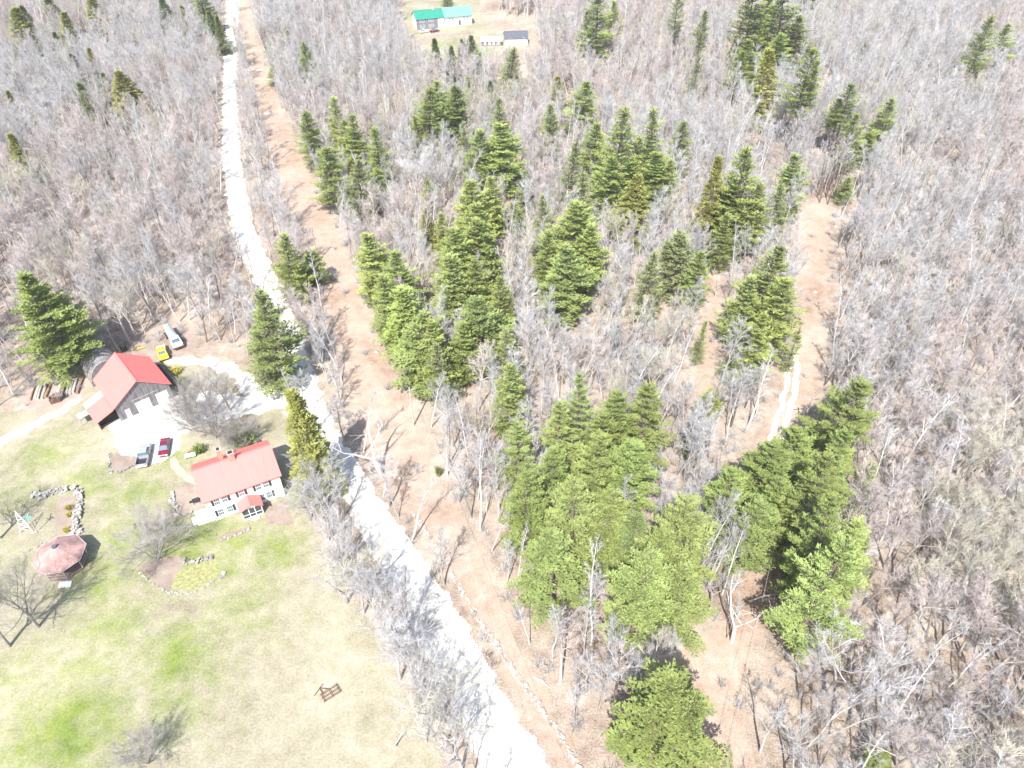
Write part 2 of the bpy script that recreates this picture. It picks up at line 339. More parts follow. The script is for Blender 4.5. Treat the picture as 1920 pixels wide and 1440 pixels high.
def tuft(mb, c, d, L, wd, rng):
    side = d.cross(Vector((0, 0, 1)))
    if side.length < .1: side = Vector((1, 0, 0))
    side = (side.normalized()+Vector((0, 0, rng.uniform(-.4, .4)))).normalized()*wd
    tip = c+d*L; mid = c+d*L*.45
    mb.add([c-side*.25, mid-side+Vector((0, 0, rng.uniform(-.08, .02))), tip, mid+side+Vector((0, 0, rng.uniform(-.08, .02)))], [(0, 1, 2, 3)])
def pine(seed, h=20., r=5., cb=.12, step=.85, nbr=6, dens=1.0, power=.75, droop=.0, clump=1.0, flat=.35, tl=.62):
    rng = random.Random(seed); T, C = MB(), MB()
    st = wander(rng, (0, 0, -.1), (rng.gauss(0, .015), rng.gauss(0, .015), 1), h, 10, .02, .015); T.tube(st, h*.015, 7, .04)
    z = h*cb; a0 = rng.random()*6
    sect = [rng.uniform(.72, 1.15) for _ in range(9)]
    while z < h*.985:
        t = (z-h*cb)/(h*(1-cb)); gone = rng.random() < .08
        Lm = r*(1.02-t)**power*(.78+.22*min(1, t*5))
        a0 += .7
        for i in range(nbr if t < .85 else nbr-1):
            if rng.random() < .10*(1.2-t): continue
            a = a0+6.283*i/nbr+rng.gauss(0, .15); L = max(.5, Lm*rng.uniform(.68, 1.12)*(sect[int(a/6.283*9) % 9]))
            if gone: L *= .55
            el = .0+.55*t-droop+rng.gauss(0, .06); p, _ = at(st, z/h)
            dd = Vector((math.cos(a)*math.cos(el), math.sin(a)*math.cos(el), math.sin(el)))
            bp = wander(rng, p, dd, L, 4, .05, .05); T.tube(bp, .02+.012*L, 3, .015)
            nc = max(2, int(L*1.5*dens))
            for k in range(nc):
                s = 1 if k == 0 else .28+.72*rng.random()**.7
                q, qd = at(bp, min(s, .999)); lat = Vector((-math.sin(a), math.cos(a), 0))
                wdt = L*.30*(1.25-s)*1.2
                c = q+lat*rng.uniform(-1, 1)*wdt+Vector((0, 0, rng.uniform(0, .18)))
                rr = rng.uniform(.38, .62)*clump
                for m in range(int(11*dens)):
                    aa = rng.random()*6.283; el2 = rng.uniform(-.15, .75)
                    d2 = (Vector((math.cos(aa)*math.cos(el2), math.sin(aa)*math.cos(el2), math.sin(el2)))+dd*.55).normalized()
                    o2 = Vector((math.cos(aa), math.sin(aa), 0))*rr*rng.random()**.6*.7+Vector((0, 0, rng.uniform(-.5, .5)*rr*flat))
                    tuft(C, c+o2, d2, tl*rng.uniform(.6, 1.1)*clump, .13*rng.uniform(.7, 1.3)*clump, rng)
        z += step*rng.uniform(.8, 1.2)*(1.0-.35*t)
    for m in range(16):
        aa = rng.random()*6.283; tuft(C, st[-1]-Vector((0, 0, rng.random()*.9)), Vector((math.cos(aa)*.6, math.sin(aa)*.6, .8)), .6, .13, rng)
    return T, C
def pine2(seed, h=20., r=5., cb=.2, step=1.05, nbr=6, ds=.36, dt=.24, tl=.34, tw=.05, power=.68, nt_=3):
    rng = random.Random(seed); T, C = MB(), MB()
    st = wander(rng, (0, 0, -.1), (rng.gauss(0, .015), rng.gauss(0, .015), 1), h, 10, .02, .012); T.tube(st, h*.014, 7, .03)
    z = h*cb; a0 = rng.random()*6; sect = [rng.uniform(.75, 1.15) for _ in range(9)]
    while z < h*.985:
        t = (z-h*cb)/(h*(1-cb)); Lm = r*(1.03-t)**power*(.6+.4*min(1, t*4)); gone = rng.random() < .1; a0 += .8
        for i in range(nbr):
            if rng.random() < .12: continue
            a = a0+6.283*i/nbr+rng.gauss(0, .2); L = max(.4, Lm*rng.uniform(.62, 1.12)*sect[int(a/6.283*9) % 9]*(.6 if gone else 1))
            el = .02+.6*t+rng.gauss(0, .07); p, _ = at(st, min(.999, z/h+rng.uniform(-.01, .01)))
            dd = Vector((math.cos(a)*math.cos(el), math.sin(a)*math.cos(el), math.sin(el))); bp = wander(rng, p, dd, L, 5, .03, .05); T.tube(bp, .02+.010*L, 3, .012)
            s = .25 if L > 1.2 else .05
            while s < 1:
                q, qd = at(bp, min(s, .999)); lat = Vector((-qd.y, qd.x, 0))
                for sg in (-1, 1):
                    l2 = (.36*L*(1.08-s)+.22)*rng.uniform(.7, 1.2); d2 = (qd+lat*sg*rng.uniform(.7, 1.3)+Vector((0, 0, rng.uniform(-.05, .15)))).normalized(); u = .0
                    while u < l2:
                        c = q+d2*u+Vector((0, 0, rng.uniform(-.05, .08)))
                        for m in range(nt_):
                            a2 = rng.gauss(0, .8); e2 = rng.uniform(-.15, .5); d3 = (Matrix.Rotation(a2, 3, 'Z')@d2+Vector((0, 0, e2))).normalized()
                            tuft(C, c, d3, tl*rng.uniform(.7, 1.25), tw*rng.uniform(.8, 1.4), rng)
                        u += dt*rng.uniform(.8, 1.2)
                s += ds/L*rng.uniform(.8, 1.2)
        z += step*rng.uniform(.8, 1.25)*(1-.4*t)
    for m in range(14):
        aa = rng.random()*6.283; tuft(C, st[-1]-Vector((0, 0, rng.random()*.8)), Vector((math.cos(aa)*.5, math.sin(aa)*.5, .9)), .4, .07, rng)
    return T, C
def shrub(seed, h, r, n=70, leaf=0):
    rng = random.Random(seed); T, C = MB(), MB()
    for i in range(n):
        a = rng.random()*6.283; s = rng.random()*.9
        pts = wander(rng, (math.cos(a)*.15*r*rng.random(), math.sin(a)*.15*r*rng.random(), 0), (math.cos(a)*s*r/h, math.sin(a)*s*r/h, 1), h*rng.uniform(.5, 1.05), 4, 0, .16)
        T.tube(pts, .022, 3, .01)
        for j in range(7):
            q, d = at(pts, .25+.74*rng.random()); e = q+perp(rng, d, .8, .1)*h*.22*rng.uniform(.5, 1.3)
            (C if not leaf else T).seg(q, e, .012, .007, 3)
        if leaf:
            for j in range(leaf):
                q, d = at(pts, .2+.79*rng.random()); tuft(C, q+Vector((rng.gauss(0, .12), rng.gauss(0, .12), 0))*h, perp(rng, d, 1, 0), .16+.06*h, .06+.02*h, rng)
    return T, C
class Proto:
    def __init__(s, T, C, mt, mc, h, r): s.t = T.mesh('trunk', mt); s.c = C.mesh('crown', mc); s.h = h; s.r = r; s.ob = None
def plant(pr, name, label, cat, x, y, sx, sz, rz, group=None, mc=None, tilt=(0, 0), crown='crown', trunk='trunk'):
    o = thing(name, label, cat, (x, y, 0), rz, group); o.scale = (sx, sx, sz); o.rotation_euler = (tilt[0], tilt[1], rz)
    for nm, me in ((trunk, pr.t), (crown, pr.c)):
        c = bpy.data.objects.new(nm, me); col.objects.link(c); c.parent = o
        if nm == crown and mc is not None:
            c.material_slots[0].link = 'OBJECT'; c.material_slots[0].material = mc
        if pr.ob is None: pr.ob = []
        if len(pr.ob) < 2: pr.ob.append(c)
    return o
# forest trees (tall, slender), open-grown trees, birches, shrubs
FT = []
for i in range(8): FT.append(Proto(*bare_tree(100+i, 14, 3.3, .36, 22, 7, 10, fork=(i % 3 == 1), lean=.06), M['bark'], M[['twig','twig','twigpink','twig','twigolive','twigpink','twig','twigolive'][i]], 14, 3.3))
for i in range(3): FT.append(Proto(*bare_tree(120+i, 15, 2.4, .42, 15, 6, 8, tr=.009, elev=(.8, 1.35), lean=.12), M['birch'], M['twig'], 15, 2.2))
for i in range(2): FT.append(Proto(*bare_tree(130+i, 13, 2.8, .25, 16, 7, 7, tr=.012, lean=.1), M['darkbark'], M['twig'], 13, 2.8))
BT = [Proto(*bare_tree(150, 15, 3.0, .4, 15, 6, 5, tr=.012, elev=(.7, 1.3), lean=.08, fork=True), M['birch'], M['birch'], 15, 3.0)]
OT = [Proto(*bare_tree(160+i, 12, 5.5, .25, 30, 10, 10, tr=.022, elev=(.35, 1.1), fork=True), M['bark'], M['twigdark'], 12, 5.5) for i in range(2)]
RT = [Proto(*bare_tree(165+i, 12, 4.6, .25, 20, 7, 5, tr=.016, elev=(.5, 1.2), fork=True), M['bark'], M['twig'], 12, 4.6) for i in range(3)]
LT = [Proto(*bare_tree(170+i, 7, 5.0, .1, 40, 12, 11, tr=.02, elev=(.2, 1.0), fork=True, low=True), M['bark'], M['twigdark'], 7, 5.0) for i in range(2)]
DT = [Proto(*bare_tree(180, 14, 3.2, .4, 7, 3, 2, tr=.016, elev=(.5, 1.1), fork=True, lean=.15), M['birch'], M['birch'], 14, 3.2)]
BR = [Proto(*shrub(200+i, 2.2, 1.8, 26), M['twig'], M['twig'], 2.2, 1.8) for i in range(3)]
PB = [Proto(*pine2(370, 19, 8.5, .06, step=.95, nbr=9, ds=.5, dt=.36, tl=.5, tw=.085, power=.75), M['pinebark'], M['pine'], 19, 8.5)]
PX = [Proto(*pine2(350+i, 22, 5.6, .20, step=1.7, nbr=7, ds=.32, dt=.2, tl=.32, tw=.052, nt_=3), M['pinebark'], M['pine'], 22, 5.6) for i in range(4)]
PN = [Proto(*pine2(300+i, 20, 5.0, .10, ds=.5, dt=.36, tl=.45, tw=.075), M['pinebark'], M['pine'], 20, 5.0) for i in range(4)]
PT = [Proto(*pine2(320+i, 22, 4.6, .42, power=.6, ds=.5, dt=.36, tl=.45, tw=.075), M['pinebark'], M['pine'], 22, 4.6) for i in range(2)]
PS = [Proto(*pine2(330+i, 12, 3.4, .08, step=.85, ds=.4, dt=.3, tl=.34, tw=.05, power=.75), M['pinebark'], M['pine'], 12, 3.4) for i in range(2)]
SP_ = [Proto(*pine(340+i, 20, 4.6, .03, step=.6, nbr=8, power=.85, droop=.25, clump=.8, dens=1.35, tl=.5), M['pinebark'], M['spruce'], 20, 4.6) for i in range(2)]
SG = [Proto(*shrub(210, 2.2, 1.8, 40, 16), M['darkbark'], M['shrubgreen'], 2.2, 1.8)]
# ------------------------------------------------------------------ conifers: apex px, crown foot y px, crown width px
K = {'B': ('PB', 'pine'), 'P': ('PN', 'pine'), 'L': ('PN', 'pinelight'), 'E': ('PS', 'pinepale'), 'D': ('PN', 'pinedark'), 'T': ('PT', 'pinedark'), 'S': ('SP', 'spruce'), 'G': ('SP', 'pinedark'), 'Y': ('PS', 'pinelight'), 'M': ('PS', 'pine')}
PR = {'PX': PX, 'PB': PB, 'PN': PN, 'PT': PT, 'PS': PS, 'SP': SP_}
CON = [
 (48,512,722,165,'B','huge dark green pine standing behind the red-roofed barn'),
 (490,550,748,100,'L','open-crowned pine between the driveway mouth and the gravel road'),
 (548,733,945,112,'S','golden green spruce at the right end of the white farmhouse'),
 (533,438,530,70,'P','larger of two pines alone between gravel road and corridor'),
 (576,468,545,52,'L','smaller right hand pine of the pair between road and corridor'),
 (575,205,300,55,'P','leftmost pine of the upper row along the cleared corridor'),
 (626,181,270,52,'P','rounded pine topping the upper group along the corridor'),
 (658,213,335,70,'P','tall pine in the middle of the upper corridor group'),
 (702,238,345,58,'P','pine on the right flank of the upper corridor group'),
 (612,278,385,68,'P','grey green pine touching the corridor below the leftmost one'),
 (662,300,408,76,'E','pale thin pine at the foot of the upper corridor group'),
 (703,312,392,48,'M','short pine at the lower right of the upper corridor group'),
 (695,438,562,84,'P','top pine of the long row halfway down the corridor edge'),
 (742,466,575,72,'D','dark pine just right of the top of the long corridor row'),
 (718,515,610,74,'L','bright pine leaning over the corridor edge at mid row'),
 (752,540,690,116,'P','broad pine in the lower half of the long corridor row'),
 (785,590,745,110,'L','lowest pine of the long corridor row, bright at the foot'),
 (806,600,720,80,'P','pine tucked behind the right side of the lowest corridor row pine'),
 (510,68,118,34,'P','small pine at the top of the corridor, left of a pair'),
 (538,56,100,30,'P','small dark pine behind another at the top of the corridor'),
 (572,78,124,36,'P','lone rounded pine right of the pair at the corridor top'),
 (506,120,150,26,'Y','tiny yellow green pine hugging the corridor near the fallen bar'),
 (662,133,172,42,'L','small bright pine alone in grey woods right of the corridor top'),
 (572,125,175,20,'Y','thin sapling pine below the lone rounded pine'),
 (800,165,296,72,'P','left pine of the dark clump below the teal-roofed house'),
 (848,158,284,86,'D','darkest pine of the clump below the teal-roofed house'),
 (822,150,240,52,'P','middle pine at the top of the clump below the teal-roofed house'),
 (880,143,200,36,'Y','small yellow green pine right of the dark clump'),
 (935,183,246,48,'L','isolated bright pine right of the dark clump'),
 (902,243,345,74,'P','left pine of the pair in the upper middle woods'),
 (946,232,370,98,'P','wide pine with a dark heart in the upper middle woods'),
 (888,335,430,90,'P','pine just below and left of the wide upper middle pine'),
 (806,338,402,46,'M','small round pine alone on the left of the middle woods'),
 (797,388,462,32,'S','narrow golden spruce at the left edge of the middle clump'),
 (884,380,500,96,'P','upper pine of the large middle clump'),
 (848,428,560,100,'P','left pine of the large middle clump'),
 (896,410,560,100,'D','dark right hand pine of the large middle clump'),
 (845,478,605,96,'L','bright lower left pine of the large middle clump'),
 (896,485,600,60,'P','lower middle pine in the large middle clump'),
 (940,515,612,60,'P','slim pointed pine on the right of the large middle clump'),
 (903,555,680,112,'L','lowest wide pine beneath the large middle clump'),
 (966,378,440,48,'E','small pale pine between the middle clump and the tall centre pine'),
 (935,385,430,30,'M','tiny pine beside the pale one near the middle clump'),
 (1020,368,432,50,'E','pale feathery pine left of the tall centre pine'),
 (1045,143,200,32,'S','small rusty spruce standing above the central pines'),
 (1033,193,292,50,'L','bright slim pine on the left of the central group'),
 (1094,153,262,72,'P','highest pine of the central group'),
 (1117,228,345,62,'P','pine right below the highest one of the central group'),
 (1074,262,405,62,'E','thin pale pine in the lower left of the central group'),
 (1167,203,385,84,'P','tallest grey green pine in the middle of the central group'),
 (1145,290,405,86,'D','dark broad pine at the foot of the central group'),
 (1226,203,372,72,'P','tall pine right of the middle in the central group'),
 (1240,285,402,84,'P','broad lower right pine of the central group'),
 (1281,228,335,50,'D','dark slim pine on the far right of the central group'),
 (1196,330,415,60,'S','golden tinged spruce at the foot of the central group'),
 (1078,372,545,112,'P','large blue green pine directly behind the brightest pine'),
 (1030,432,535,66,'D','dark pine on the left of the brightest centre pine'),
 (1066,465,598,104,'L','brightest yellow green pine in the middle of the picture'),
 (1286,430,545,96,'E','pale spreading pine left of the grassy lane'),
 (1222,470,530,60,'E','thin wispy pine among white birches left of the lane'),
 (1350,293,475,54,'S','golden spruce on the left of the upper lane group'),
 (1405,278,485,88,'P','tall pine in the upper lane group'),
 (1382,345,490,90,'L','bright lower pine of the upper lane group'),
 (1498,290,400,70,'L','bright pine where the dirt lane enters the woods'),
 (1455,458,640,96,'L','top bright pine beside the bend of the dirt lane'),
 (1412,518,655,84,'L','left pine of the group beside the dirt lane bend'),
 (1470,525,690,90,'P','right pine overhanging the dirt lane'),
 (1437,590,695,64,'P','lowest pine of the group beside the dirt lane bend'),
 (1520,660,705,40,'Y','small young pine at the left edge of the wheel ruts') if False else (1500,615,700,34,'Y','small young pine at the left edge of the wheel ruts'),
 (1321,602,685,30,'Y','thin sapling pine in the open grassy lane'),
 (1377,662,724,44,'Y','small bright pine above the dark brush beside the ruts'),
 (1338,728,795,52,'M','small round pine in the woods below the grassy lane'),
 (1300,805,870,46,'M','small pine half hidden by bare trees below the grassy lane'),
 (1126,-25,130,78,'P','tall pine at the top edge right of the garage'),
 (1320,18,140,46,'P','slim pine at the top left of the forest path'),
 (1276,-30,62,36,'T','dark pine cut by the top edge left of the forest path'),
 (1357,30,75,18,'Y','tiny sapling beside the forest path'),
 (1312,100,205,36,'E','pale narrow pine left of the forest path'),
 (1420,-25,130,90,'D','left dark pine of the top clump beside the forest path'),
 (1480,-20,125,90,'D','middle dark pine of the top clump beside the forest path'),
 (1530,-50,40,76,'P','pine at the top right of the top clump'),
 (1410,75,172,64,'P','lower left pine of the clump beside the forest path'),
 (1445,92,240,60,'S','golden green pine hanging below the top clump'),
 (1523,92,212,72,'T','dark high crowned pine on long bare trunks, right of the clump'),
 (1597,158,245,60,'T','pine on bare trunks above the dark trunk stand'),
 (1672,185,262,58,'P','one sided dark pine at the edge of the right hand woods'),
 (1612,212,285,52,'L','pale pine beside the one sided dark pine'),
 (1637,248,318,52,'P','short pine beneath the one sided dark pine'),
 (1592,330,385,42,'Y','small yellow green pine right of the dark trunk stand'),
 (1860,28,175,54,'L','left of the two pines alone in the top right woods'),
 (1897,45,150,58,'P','right of the two pines alone in the top right woods'),
 (1685,103,146,20,'G','tiny dark spruce alone in the upper right woods'),
 (1625,78,135,36,'E','pale sapling pine in the upper right woods'),
 (957,88,165,58,'E','dull green round pine below the white garage'),
 (815,72,152,32,'G','dark spruce left in the row below the far lawn'),
 (848,85,152,24,'G','short dark spruce second in the row below the far lawn'),
 (866,72,135,24,'G','dark spruce third in the row below the far lawn'),
 (880,66,130,30,'G','tallest dark spruce at the right of the row below the far lawn'),
 (900,98,125,16,'G','tiny dark spruce at the edge of the far lawn'),
 (838,-14,10,26,'D','short dark pine behind the teal-roofed house'),
 (25,14,62,52,'S','rusty green spruce in the top left corner'),
 (85,-10,26,34,'G','dark spruce cut by the top edge near the left corner'),
 (118,22,50,36,'S','golden spruce right of the top left corner'),
 (168,-8,26,40,'S','golden spruce cut by the top edge in the left woods'),
 (215,23,50,30,'S','small golden spruce in the top left woods'),
 (240,8,28,18,'Y','tiny yellow pine in the top left woods'),
 (165,90,135,26,'S','narrow golden spruce in the upper left woods'),
 (222,130,178,52,'S','widest golden spruce in the upper left woods'),
 (148,155,200,32,'G','grey green spruce below the narrow golden one'),
 (18,250,292,36,'S','golden spruce near the left edge of the upper woods'),
 (20,128,152,24,'S','small golden spruce at the left edge above a pale opening'),
 (65,72,92,26,'G','small dark spruce in the top left corner woods'),
 (200,278,322,20,'G','thin dark spruce standing alone in the left woods'),
 (372,-20,26,48,'D','dark pine left of the road at the top edge'),
 (392,20,72,26,'G','dark spruce leaning over the top of the road'),
 (952,612,705,62,'E','pale blue green pine at the top of the lower left column'),
 (956,678,822,82,'L','bright column shaped pine beside the lower corridor'),
 (972,795,900,88,'L','pine at the foot of the bright column by the lower corridor'),
 (1098,698,868,72,'L','slim pointed pine topping the big lower clump'),
 (1054,753,890,92,'L','upper left pine of the big lower clump'),
 (1160,733,870,96,'P','upper middle pine of the big lower clump'),
 (1223,718,890,112,'P','upper right pine of the big lower clump'),
 (1112,808,990,124,'P','pine in the heart of the big lower clump'),
 (1180,828,1010,140,'P','right hand pine in the heart of the big lower clump'),
 (1000,872,1062,124,'P','leftmost pine of the big lower clump by the corridor'),
 (1078,905,1120,150,'L','broad bright pine low in the big lower clump'),
 (1148,925,1110,130,'P','pine low on the right side of the big lower clump'),
 (1040,1000,1168,150,'L','lowest left pine of the big lower clump'),
 (1292,930,1160,150,'L','wide pale pine left of the fallen pine shadow'),
 (1218,1035,1240,136,'L','lowest pine of the lower clump with bright layered boughs'),
 (1290,1060,1210,130,'L','pine just above the two dark trunks'),
 (1600,703,905,150,'P','topmost pine of the right hand clump'),
 (1512,795,965,140,'P','second pine of the right hand clump, over the lane'),
 (1452,828,1005,136,'P','pine on the upper left of the right hand clump'),
 (1388,872,1030,112,'P','leftmost pine of the right hand clump'),
 (1560,872,1080,150,'P','pine in the middle of the right hand clump'),
 (1430,930,1045,110,'L','bright pine above the dark shadow on the path'),
 (1580,945,1225,150,'P','dark hearted pine right of the path shadow'),
 (1592,1005,1275,175,'L','biggest lowest pine of the right hand clump'),
 (1638,862,960,60,'E','thin branched pine reaching out on the right of the clump'),
 (1285,1306,1580,250,'P','big pine cut by the bottom edge of the picture'),
 (1192,1330,1420,70,'G','dark evergreen behind the bottom edge pine'),
 (1665,1408,1480,66,'L','small bright pine at the bottom edge on the right'),
]
CON += [(q[0], q[1], q[2], q[3], q[4], q[5]) for q in [
 (780,215,300,40,'M','small grey green pine on the left edge of the dark clump'),
 (920,150,200,24,'G','thin dark spruce between two isolated bright pines'),
 (868,240,330,40,'E','pale pine under the dark clump'),
 (925,330,410,50,'P','pine below the wide dark hearted pine'),
 (985,320,370,30,'G','little dark spruce right of the wide dark hearted pine'),
 (830,400,470,44,'P','pine on the left shoulder of the large middle clump'),
 (975,395,440,36,'E','pale sapling right of the large middle clump'),
 (1098,320,410,54,'E','pale pine above the large blue green pine'),
 (1200,255,350,50,'P','pine tucked between tall ones in the central group'),
 (1262,300,400,50,'P','right foot pine of the central group'),
 (1180,390,440,36,'Y','yellow sapling beneath the central group'),
 (1110,420,530,70,'P','right flank pine of the large blue green pine'),
 (1255,450,520,50,'E','pale pine left of the spreading one by the lane'),
 (1310,470,545,50,'P','green pine right of the spreading one by the lane'),
 (1430,340,480,60,'P','right flank pine of the upper lane group'),
 (1365,400,480,50,'L','left foot pine of the upper lane group'),
 (1472,340,410,50,'E','pale pine left of the lane entrance'),
 (1440,-10,90,70,'P','second dark pine of the top clump'),
 (1500,30,140,70,'D','lower right pine of the top clump'),
 (1465,60,160,60,'P','lower middle pine of the top clump'),
 (1390,95,190,44,'P','left hanging pine under the top clump'),
 (1535,110,215,40,'T','right crown of the high crowned pines'),
 (1575,185,250,40,'T','left crown above the dark trunk stand'),
 (1100,20,120,40,'P','left flank pine of the tall one right of the garage'),
 (1155,0,90,40,'P','right flank pine of the tall one right of the garage'),
 (1200,30,80,18,'Y','thin pale sapling at the top right of the garage'),
 (820,640,720,60,'E','pale pine behind the foot of the long corridor row'),
 (865,600,670,60,'P','pine left of the lowest wide pine under the middle clump'),
 (640,225,300,40,'D','dark pine between the first and second corridor group pines'),
 (560,500,540,36,'P','small low pine under the pair by the road'),
 (470,610,720,60,'E','pale thin pine left of the driveway mouth pine'),
 (1130,770,880,80,'P','pine between the upper left and middle of the big lower clump'),
 (1040,850,960,100,'P','pine on the left side of the big lower clump'),
 (1190,960,1120,100,'D','darker pine low on the right of the big lower clump'),
 (1240,990,1160,90,'P','pine left of the wide pale pine near the path'),
 (1470,900,1040,110,'P','dark pine in the throat of the right hand clump'),
 (1590,800,980,100,'P','pine right of the second pine in the right hand clump'),
 (1618,1010,1150,90,'D','shaded pine at the right edge of the right hand clump'),
 (1610,990,1180,130,'L','bright pine on the right fringe of the right hand clump'),
 (1300,1290,1480,110,'L','right flank of the bottom edge pine'),
 (40,10,60,30,'G','dark spruce beside the rusty corner one'),(100,60,110,24,'G','dark spruce left of the narrow golden spruce'),
 (12,170,215,26,'S','golden spruce at the left edge, second down'),(190,135,180,26,'G','dark spruce left of the widest golden spruce'),
 (250,60,90,20,'Y','yellow sapling in the top left woods'),(300,-10,20,30,'G','dark spruce cut by the top edge, midway to the road'),
 (340,10,40,22,'S','little golden spruce near the top of the road'),(130,100,150,22,'G','thin dark spruce below the left corner group'),
 (60,180,215,20,'S','small golden spruce left of the pale opening'),(405,30,95,26,'G','dark spruce hugging the left side of the road top')]]
rng = random.Random(5); con_xy = []
PXC = []
for i, (ax, ay, by, wd, kd, lb) in enumerate(CON):
    fam, mname = K[kd]; fam = 'PX' if fam == 'PN' and by > 860 else fam; pr = rng.choice(PR[fam]); cb = {'PT': .42, 'PX': .2}.get(fam, .06)
    best = None
    for k in range(30, 340):
        h = k*.1; g = G(ax, ay, h); _, _, s = P(g.x, g.y, h*.35); r = wd/2/s*(1.1 if K[kd][0] == 'SP' and by > 800 else 1.25 if i == 0 else 1.4 if by > 860 else 1.5)
        yb = P(g.x, g.y-r*.8, h*(cb+.06))[1]; e = abs(yb-by)
        if best is None or e < best[0]: best = (e, h, g, r)
    _, h, g, r = best
    if not any(q in lb for q in ('tiny','small','sapling','young','short','row below')) and h < min(18, 2.3*r+4.5): h = min(18, 2.3*r+4.5); g = G(ax, ay, h)
    elif ay < 400 and h < 8: h = 8; g = G(ax, ay, h)
    kn = 'spruce' if fam == 'SP' else 'pine'
    if 'biggest lowest' in lb: h = 28; g = G(ax, ay, h); r = 7.8; pr = PX[1]
    if 'dark hearted pine right' in lb: h = 26; g = G(ax, ay, h); r = 6.8; pr = PX[2]
    if 'in the middle of the right hand' in lb: h = 25; g = G(ax, ay, h)
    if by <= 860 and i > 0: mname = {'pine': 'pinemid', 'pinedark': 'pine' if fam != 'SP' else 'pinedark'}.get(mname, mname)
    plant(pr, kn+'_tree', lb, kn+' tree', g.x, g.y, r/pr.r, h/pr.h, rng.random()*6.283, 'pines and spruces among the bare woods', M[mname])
    con_xy.append((g.x, g.y, r))
con_a = np.array(con_xy)
# ------------------------------------------------------------------ bare woods
rs = np.random.RandomState(11)
def pts_in_view(sp, margin=1.12, y0=14, y1=440):
    n = int((y1-y0)/sp); out = []
    for j in range(n):
        y = y0+j*sp; d = y*CP+H*SP; hw = 960/F*d*margin+4; m = int(2*hw/sp)
        xs = -hw+np.arange(m)*sp+rs.uniform(-.48, .48, m)*sp; out.append(np.stack([xs, y+rs.uniform(-.48, .48, m)*sp], 1))
    return np.concatenate(out)
pts = pts_in_view(3.15)
def grow(pg, m):
    c = pg.mean(0); return pg
def clear(p, pg, m):                      # true where nothing of the polygon lies within m metres
    ok = ~inside(p, pg)
    for a in range(6):
        o = np.array([math.cos(a*1.047), math.sin(a*1.047)])*m; ok &= ~inside(p+o, pg)
    return ok
DECK = poly([(300,650),(420,640),(520,700),(560,770),(560,930),(520,1000),(380,1000),(150,800),(150,700),(230,660)])
H2Y = poly([(748,-30),(920,-30),(935,30),(1004,40),(1012,150),(950,160),(900,160),(880,140),(850,150),(795,150),(765,100),(748,50)])
TEE = poly([(1375,30),(1400,30),(1402,190),(1365,190)])
ok = clear(pts, ROAD, .2) & clear(pts, CORR, .8) & clear(pts, LAWN, .7) & clear(pts, DRIVE, 1) & clear(pts, TRACK, 2.2) & clear(pts, poly(yard), .5) & clear(pts, poly([(25,700),(160,690),(160,760),(40,780)]), .3) & clear(pts, LOW, .5) & clear(pts, H2Y, 1) & clear(pts, TEE, .2) & ~inside(pts, DECK)
ok &= clear(pts, LANE, 1.2) | (rs.rand(len(pts)) < .12)
d2 = ((pts[:, None, :]-con_a[None, :, :2])**2).sum(2); ok &= ~(d2 < (con_a[:, 2]*.7)[None, :]**2).any(1)
sh_ = con_a[:, :2]-np.array([0, 1.0])*(con_a[:, 2]*.6+2.5)[:, None]
d3 = ((pts[:, None, :]-sh_[None])**2).sum(2); ok &= ~((d3 < (con_a[:, 2]*.75)[None, :]**2).any(1) & (rs.rand(len(pts)) < .75) & (pts[:, 1] > 95))
ok &= ~((pts[:, 0] < G(870, 1470).x) & (pts[:, 1] < G(870, 1470).y+2))
bare_sp = [poly(q) for q in ([(1000,600),(1220,600),(1260,700),(1060,680),(1000,660)], [(1240,520),(1330,520),(1310,700),(1240,720)], [(760,840),(900,830),(930,900),(860,900)], [(390,420),(520,600),(520,660),(420,560)], [(1400,1230),(1560,1250),(1500,1440),(1420,1440)])]
thin = np.zeros(len(pts), bool)
for q in bare_sp: thin |= inside(pts, q)
gap = wob(pts, 1.0, .09, 31)[:, 1]-pts[:, 1]; gap /= abs(gap).max(); ok &= (gap < .45) | (rs.rand(len(pts)) < .45)
ok &= ~thin | (rs.rand(len(pts)) < .6)
pts = pts[ok]
N = len(pts); print('bare trees', N)
var = rs.choice(len(FT), N, p=[.08]*8+[.085]*3+[.0525]*2)
zn = wob(pts, 1.0, .03, 77)[:, 0]-pts[:, 0]; zn = zn/(abs(zn).max())          # stands of one kind: grey, pinkish, olive
grey, pink, oliv = [0, 1, 3, 6], [2, 5], [4, 7]
for i in range(N):
    if var[i] < 8 and rs.rand() < .7: var[i] = rs.choice(grey if zn[i] > -.1 else (pink if zn[i] > -.5 else oliv))
hs = rs.uniform(.55, 1.2, N); ws = hs*rs.uniform(.8, 1.25, N)
